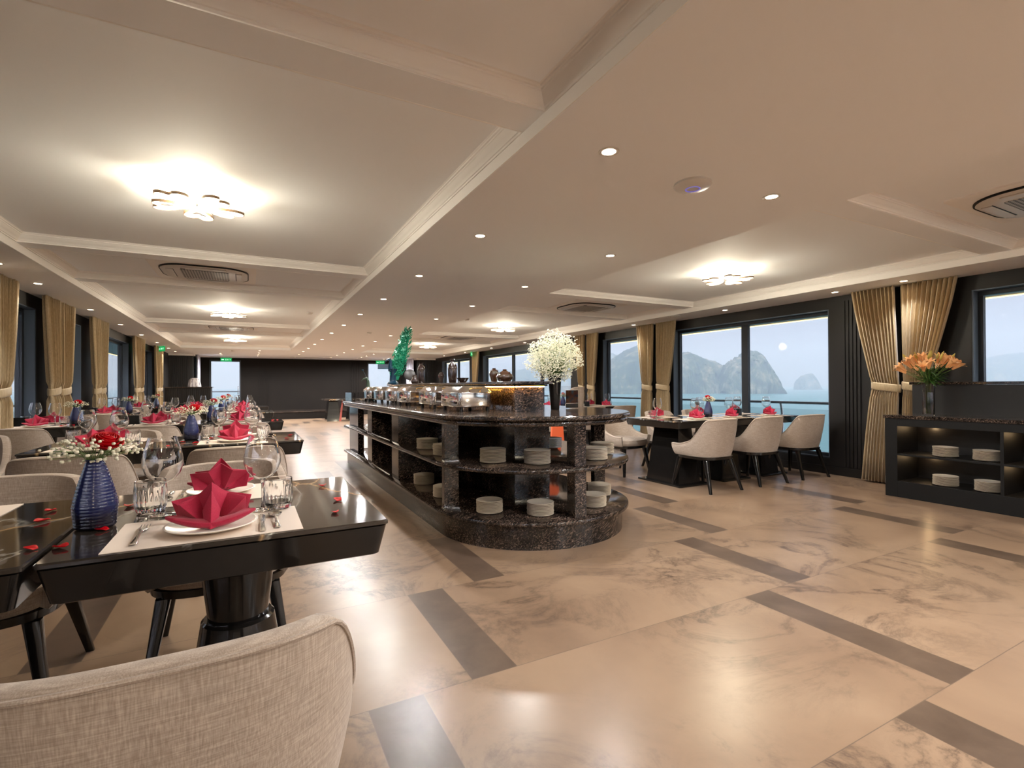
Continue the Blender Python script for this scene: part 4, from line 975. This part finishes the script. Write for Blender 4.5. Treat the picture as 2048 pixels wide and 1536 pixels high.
# plates in stacks
def mk_dish():
    b = MB(); b.lathe([(.001, .001), (.055, .001), (.058, 0), (.062, .002), (.097, .0075), (.100, .0095), (.0985, .0108), (.094, .010), (.066, .0045), (.001, .0035)], 36)
    return b.build('dinner_plate', M['cream'], smooth=50)
def stack(x, y, z, n, where, h=.0104, sc=None):
    for i in range(n):
        od = ORD[n-1-i]; lb = ('topmost cream plate ' if od == 'top' else '%s cream plate from top ' % od)+where
        place('dish', mk_dish, lb, 'plate', (x+rnd.uniform(-.0015, .0015), y+rnd.uniform(-.0015, .0015), z+i*h), rnd.uniform(0, 6), 'stacked plates '+where, sc)
zM, zL = .5755, .2085
for x, y, wh in ((1.47, 4.47, 'in the side bay of the middle shelf'), (1.46, 3.98, 'behind the corner divider on the middle shelf'), (1.64, 3.42, 'on the middle shelf, aisle end of the curve'),
                 (1.90, 3.20, 'on the middle shelf, middle of the curve'), (2.40, 3.16, 'on the middle shelf, just past the front post'), (2.66, 3.40, 'at the outer rim of the middle shelf'), (2.50, 3.95, 'on the middle shelf, half hidden by the core')):
    stack(x, y, zM, 10 if 'curve' in wh else 9, wh)
for x, y, wh in ((1.51, 4.70, 'in the side bay of the lower shelf'), (1.49, 4.07, 'behind the corner divider on the lower shelf'), (1.60, 3.40, 'on the lower shelf, aisle end of the curve'),
                 (1.90, 3.16, 'on the lower shelf, middle of the curve'), (2.40, 3.18, 'on the lower shelf, just past the front post'), (2.69, 3.48, 'at the outer rim of the lower shelf')):
    stack(x, y, zL, 9, wh)
# pots on the raised shelf
ZR = 1.1905
def pot(kind, label, x, y, prof, mat, extra=None, seg=32, z=ZR):
    t = thing(kind, label, 'jar' if kind != 'tall_vase' else 'vase', (x, y, z), 0)
    b = MB(); b.lathe(prof, seg); b.build('body', M[mat], t, smooth=60)
    if extra: extra(t, mat)
    return t
def knobs(zz, r_, n=4):
    def f(t, mat):
        for i in range(n):
            a = 2*PI*i/n+.4; b = MB(); b.tube([(r_*.8*math.cos(a-.25), r_*.8*math.sin(a-.25), zz), (r_*1.12*math.cos(a), r_*1.12*math.sin(a), zz+.008), (r_*.8*math.cos(a+.25), r_*.8*math.sin(a+.25), zz)], .005, 6); b.build('lug', M[mat], t)
    return f
pot('clay_jar', 'squat brown glazed jar with a narrow lip on the raised shelf', 2.05, 4.02, [(.001, 0), (.045, 0), (.052, .004), (.078, .035), (.080, .048), (.062, .072), (.03, .094), (.017, .103), (.019, .112), (.013, .114), (.001, .110)], 'jar', knobs(.075, .055))
pot('clay_jar', 'small round brown glazed jar leaning behind the squat jar', 2.05, 4.24, [(.001, 0), (.026, 0), (.034, .03), (.046, .07), (.045, .09), (.03, .112), (.015, .122), (.018, .130), (.001, .131)], 'jar', knobs(.098, .04))
pot('tall_vase', 'tall dark glazed vase with lugs beside the bowl, middle of the raised shelf', 2.08, 5.40, [(.001, 0), (.035, 0), (.042, .01), (.052, .09), (.055, .17), (.048, .205), (.022, .235), (.019, .255), (.032, .272), (.028, .274), (.001, .262)], 'jar_dark', knobs(.20, .05))
pot('clay_bowl', 'dark shallow bowl lying in front of the tall glazed vase', 2.15, 5.26, [(.001, 0), (.03, 0), (.036, .006), (.066, .05), (.07, .056), (.066, .058), (.03, .02), (.001, .016)], 'jar_dark')
pot('clay_jar', 'small dark jar behind the tall glazed vase', 1.98, 5.5, [(.001, 0), (.02, 0), (.024, .05), (.036, .08), (.034, .1), (.02, .118), (.022, .126), (.001, .127)], 'jar_dark')
pot('tall_vase', 'slim dark glazed vase further along the raised shelf', 2.04, 6.45, [(.001, 0), (.033, 0), (.04, .01), (.046, .1), (.05, .19), (.042, .225), (.02, .25), (.018, .262), (.031, .28), (.001, .272)], 'jar_dark', knobs(.21, .046))
pot('clay_jar', 'small tilted dark jar beside the slim vase, far on the raised shelf', 1.93, 6.38, [(.001, 0), (.034, 0), (.04, .006), (.05, .03), (.046, .05), (.03, .075), (.034, .1), (.030, .115), (.001, .112)], 'jar_dark')
# peacock ornament
t = thing('peacock_ornament', 'peacock ornament with an upright green feathered tail at the far end of the buffet', 'ornament', (1.97, 7.3, ZR))
b = MB(); b.lathe([(.001, 0), (.08, 0), (.085, .01), (.05, .05), (.04, .16), (.07, .22), (.001, .24)], 20, c=(-.09, 0, 0)); b.build('body', M['bird'], t)
b = MB(); b.tube([(-.11, 0, .2), (-.13, 0, .27), (-.12, 0, .33), (-.14, 0, .365), (-.175, 0, .35), (-.21, 0, .32)], [.05, .034, .026, .024, .012, .003], 10); b.build('neck_and_head', M['bird'], t)
b = MB(); r_ = random.Random(4)
for i in range(420):
    u = r_.random(); side = r_.uniform(-1, 1)
    zc = .10+.72*u; hw = .115*math.sin(PI*min(1, .22+.70*u))**.8
    xc = -.055+.19*u**1.1+side*hw; yc = .02-r_.uniform(.012, .035)*(1-.5*abs(side))
    tx = side*.022+.014; L_ = r_.uniform(.035, .06)
    p0 = Vector((xc, yc-.012, zc)); d_ = Vector((tx, r_.uniform(-.5, -.1)*.05, L_)); w_ = Vector((.008, .002, 0))
    b.v += [tuple(p0), tuple(p0+d_*.45-w_+Vector((0, -.010, 0))), tuple(p0+d_), tuple(p0+d_*.45+w_+Vector((0, -.010, 0)))]
    n_ = len(b.v); b.face([n_-4, n_-3, n_-2, n_-1])
sec = []
for i in range(12):
    u = i/11; zc = .06+.74*u; hw = .085*math.sin(PI*min(1, .2+.72*u))**.8+.004; xc = -.06+.19*u**1.1
    sec.append([(xc+hw*math.cos(a), .02+.018*math.sin(a), zc) for a in [2*PI*j/14 for j in range(14)]])
b.loft(sec); b.build('tail', M['tail'], t, smooth=0)
t = thing('stone_disc', 'tilted grey stone disc on a short stand below the peacock tail', 'ornament', (2.03, 6.95, ZR))
b = MB(); b.lathe([(.001, -.012), (.07, -.014), (.082, 0), (.07, .014), (.001, .012)], 28); o_ = b.build('disc', M['disc'], t, smooth=60); o_.location = (0, 0, .13); o_.rotation_euler = (R(72), R(24), R(-20))
b = MB(); b.tube([(0, 0, 0), (0, 0, .07)], .012, 10); b.build('stand', M['plastic'], t)
t = thing('bird_figurine', 'small green bird figurine with a plume, beside the peacock', 'figurine', (1.62, 7.78, .9405))
b = MB(); b.tube([(.06, 0, .0), (.05, 0, .12), (.0, 0, .2), (.0, 0, .30), (-.025, 0, .345), (-.06, 0, .335), (-.10, 0, .30)], [.055, .06, .035, .024, .022, .010, .002], 12); b.build('body', M['olive'], t)
b = MB(); b.tube([(-.02, 0, .35), (-.045, 0, .41), (-.075, 0, .455)], .0025, 5); b.ball((-.08, 0, .465), .018, 10, 6, (1, .5, .7)); b.build('crest', M['bird'], t)
t = thing('bread_basket', 'domed tan cover at the far end of the chafing dishes', 'basket', (1.50, 7.60, .9405))
bpy.data.objects.remove(t)
# black vase with the big bouquet
pv = thing('tall_flower_vase', 'tall black glossy flower vase on the rounded end of the buffet', 'vase', (2.42, 3.76, .9405))
b = MB(); b.lathe([(.001, 0), (.036, 0), (.038, .004), (.05, .15), (.058, .27), (.06, .31), (.056, .31), (.05, .25), (.001, .2)], 32); b.build('vase_body', M['black_wood'], pv, smooth=60)
t = thing('baby_breath_bouquet', 'big round bouquet of white baby\'s breath in the tall black vase', 'bouquet', (2.42, 3.76, .9405))
b = MB(); r_ = random.Random(9); tips = []
for i in range(4200):
    while True:
        v = Vector((r_.uniform(-1, 1), r_.uniform(-1, 1), r_.uniform(-1, 1)))
        l_ = v.length
        if .25 < l_ < 1 and v.z > -.95: break
    nz_ = .86+.25*noise.noise(v.normalized()*2.2)
    p = (v.x*.295*nz_, v.y*.28*nz_, .465+v.z*.262*nz_)
    if v.z < -.3 and math.hypot(p[0], p[1]) < .07: continue
    tips.append(p); b.ball(p, r_.uniform(.0042, .0082), 5, 3)
b.build('florets', M['gypso'], t, smooth=0)['kind'] = 'stuff'
b = MB()
for p in tips[::12]: b.tube([(p[0]*.05, p[1]*.05, .27), (p[0]*.45, p[1]*.45, .30+(p[2]-.30)*.45), p], .0011, 3)
b.build('stems', M['stem'], t, smooth=0)['kind'] = 'stuff'
# acrylic card holder and napkin tray at the right rim
t = thing('menu_stand', 'clear acrylic menu stand with a dish photo, beside the black vase', 'menu stand', (2.64, 3.88, .9405), R(-15))
b = MB(); b.box(-.11, .11, -.004, .0, 0, .21); b.build('acrylic_sheet', M['pane'], t, smooth=0)
b = MB(); b.box(-.02, .10, .001, .003, .05, .17); b.build('photo', M['card'], t, smooth=0)
b = MB(); b.box(-.02, .10, .001, .003, .005, .045); b.build('white_caption_strip', M['white'], t, smooth=0)

# ================================================================== RIGHT SIDE CABINET
FX = 5.86
cb_ = thing('plate_cabinet', 'black sideboard with lit open shelves under the lilies', 'cabinet', (FX, 2.785, 0))
def cbox(name, x0, x1, y0, y1, z0, z1, mat='wall_dark', bev=.002, parent=cb_):
    b = MB(); b.box(x0, x1, y0, y1, z0, z1); return b.build(name, M[mat], parent, smooth=0, bevel=bev)
YB = -1.6
cbox('side_panel', 0, .44, -.11, 0, 0, .80, 'black_matte'); cbox('plinth', 0, .44, YB-2.785, -.11, 0, .165, 'black_matte'); cbox('top_rail', 0, .44, YB-2.785, -.11, .725, .80, 'black_matte')
cbox('back_panel', .42, .438, YB-2.785, -.11, .165, .725, 'wall_dark'); cbox('worktop', -.012, .455, YB-2.785, .012, .801, .835, 'granite', .004)
for y1 in (-.90, -1.70, -2.5, -3.3): cbox('divider', .0, .42, y1-.025, y1, .165, .725, 'black_matte')
cbox('shelf', .0, .42, -.90, -.11, .425, .445, 'black_matte')
for y1 in (-.925, -1.725, -2.525): cbox('shelf', .0, .42, y1-.775, y1, .425, .445, 'black_matte')
bs = thing('panelled_upstand', 'dark glossy panelled upstand with a granite cap behind the sideboard', 'upstand', (6.32, 2.74, 0))
cbox('panel', 0, .13, -4.3, 0, .0, 1.145, 'wall_dark', .002, bs); cbox('granite_cap', -.02, .15, -4.3, .02, 1.146, 1.172, 'granite', .003, bs)
for y, z, wh in ((2.33, .4455, 'on the upper sideboard shelf under the lilies'), (2.02, .4455, 'on the upper sideboard shelf by the divider'), (2.33, .1655, 'on the bottom of the sideboard under the lilies'), (2.01, .1655, 'on the bottom of the sideboard by the divider')):
    stack(6.0, y, z, 9, wh, sc=1.0)
for y in (2.55, 1.72):
    for z in (.722, .422):
        l = bpy.data.lights.get('shelf_light') or bpy.data.lights.new('shelf_light', 'POINT'); l.energy = .35; l.color = (1, .66, .34); l.shadow_soft_size = .015
        ob = bpy.data.objects.new('shelf_light', l); col.objects.link(ob); ob.location = (6.2, y, z-.03); ob['kind'] = 'structure'
        b = MB(); b.lathe([(.001, 0), (.018, 0), (.018, -.004), (.001, -.005)], 16, c=(6.2-FX, y-2.785, z)); b.build('shelf_lamp', M['chrome'], cb_)
# lilies
t = thing('glass_cylinder_vase', 'clear square glass vase on the sideboard', 'vase', (6.02, 2.47, .8355), .3)
b = MB(); 
def sqr(s_, z): return [(x, y, z) for x, y in rrect(s_, s_, .012, 4)]
b.loft([sqr(.092, 0), sqr(.094, .004), sqr(.094, .318), sqr(.093, .32), sqr(.082, .32), sqr(.080, .318), sqr(.080, .014), sqr(.078, .012)]); b.build('vase_wall', M['glass'], t, smooth=40)
t = thing('lily_bouquet', 'bouquet of peach lilies with green leaves in the glass vase', 'bouquet', (6.02, 2.47, .8355))
r_ = random.Random(21)
heads = []
for i in range(20):
    a = 2*PI*i/20*2.4+r_.uniform(-.3, .3); rr = .05+.18*(i/20)**.6+r_.uniform(-.02, .02)
    if i in (0, 1): rr = .24; a = (PI*.75, -PI*.3)[i]
    heads.append((rr*math.cos(a), rr*math.sin(a)*.9, .575-.55*rr*rr*4*.6-.12*rr+r_.uniform(-.035, .035), a, rr))
b_g = MB(); b_s = MB()
for (x, y, z, a, rr) in heads:
    dirv = Vector((math.cos(a)*rr*3.2, math.sin(a)*rr*3.2, 1-rr*1.4)).normalized()
    q = Vector((0, 0, 1)).rotation_difference(dirv); base = Vector((x, y, z))-dirv*.05
    b_l = MB()
    for k_ in range(6):
        pa = 2*PI*k_/6; rows = []
        for s_ in range(7):
            u = s_/6; rad = .007+.050*u**1.7; hz_ = .10*math.sin(u*PI*.5); w_ = .0165*math.sin(PI*(.12+.86*u))
            c_ = Vector((rad*math.cos(pa), rad*math.sin(pa), hz_)); tv = Vector((-math.sin(pa), math.cos(pa), 0))
            rows.append([tuple(base+q @ (c_+tv*w_*e_+Vector((0, 0, .004*abs(e_))))) for e_ in (-1, -.5, 0, .5, 1)])
        b_l.loft(rows, False, False, False)
    b_l.build('bloom', M['lily'], t, smooth=70)
    b_s.tube([(r_.uniform(-.02, .02), r_.uniform(-.02, .02), .02), (x*.1, y*.1, .32), (x*.5, y*.5, z*.85), tuple(base)], .0032, 5)
for i in range(11):
    a = r_.uniform(0, 6.28); rr = r_.uniform(.02, .2); z = .585-.2*rr+r_.uniform(0, .04); d_ = Vector((math.cos(a)*rr, math.sin(a)*rr, .3)).normalized(); p = Vector((math.cos(a)*rr, math.sin(a)*rr, z))
    b_y = MB(); b_y.tube([tuple(p-d_*.03), tuple(p-d_*.01), tuple(p+d_*.02), tuple(p+d_*.045)], [.004, .011, .010, .002], 7); b_y.build('bud', M['lily2'], t)
    b_s.tube([(0, 0, .31), (p.x*.5, p.y*.5, .44), tuple(p-d_*.03)], .002, 4)
for i in range(150):
    a = r_.uniform(0, 6.28); L_ = r_.uniform(.06, .15); z0 = r_.uniform(.325, .47); up = r_.uniform(-.02, .09); w_ = .007
    tv = Vector((-math.sin(a), math.cos(a), 0)); rows = []
    for s_ in range(5):
        u = s_/4; c_ = Vector((math.cos(a)*(.01+L_*u), math.sin(a)*(.01+L_*u), z0+up*u-.035*u*u)); ww = w_*math.sin(PI*(.1+.88*u)); rows.append([tuple(c_-tv*ww), tuple(c_+Vector((0, 0, -.002))), tuple(c_+tv*ww)])
    b_g.loft(rows, False, False, False)
b_g.build('leaves', M['green'], t, smooth=70)['kind'] = 'stuff'; b_s.build('stems', M['stem'], t)

# ================================================================== HOST DESK at the back left
t = thing('reception_desk', 'dark ribbed reception desk before the bright back door', 'desk', (-1.5, 17.6, 0))
b = MB(); b.box(-.62, .52, -.3, .3, 0, 1.15); b.build('desk_body', M['wall_dark'], t, smooth=0)
b = MB(); b.box(-.66, .56, -.34, .34, 1.15, 1.18); b.build('desk_top', M['granite'], t, smooth=0, bevel=.004)
b = MB()
for i in range(22): b.box(-.61+i*.052, -.585+i*.052, -.315, -.3, .05, 1.13)
b.build('fluting', M['wall_dark'], t, smooth=0)
t = thing('covered_machine', 'white cloth with painted fold shade draped over a small machine on the reception desk', 'cover', (-1.42, 17.6, 1.181))
b = MB(); rr = []
for s_, z in ((1, 0), (.95, .08), (.8, .2), (.6, .255), (.45, .262)): rr.append([(.17*s_*sgnpow(math.cos(q), .7)*(1+.03*math.sin(q*9)), .15*s_*sgnpow(math.sin(q), .7)*(1+.03*math.sin(q*9)), z) for q in [2*PI*j/48 for j in range(48)]])
b.loft(rr); b.build('cloth', M['cloth'], t, smooth=60)
curtain('pale sheer curtain behind the reception desk', -1, -1.5, (19.7, 20.5), (19.7, 20.5), (19.7, 20.5), 9, mat='sheer', tie=False)
curtain('pale sheer curtain behind the peacock', 1, 5.78, (19.3, 20.2), (19.3, 20.2), (19.3, 20.2), 9, mat='sheer', tie=False)
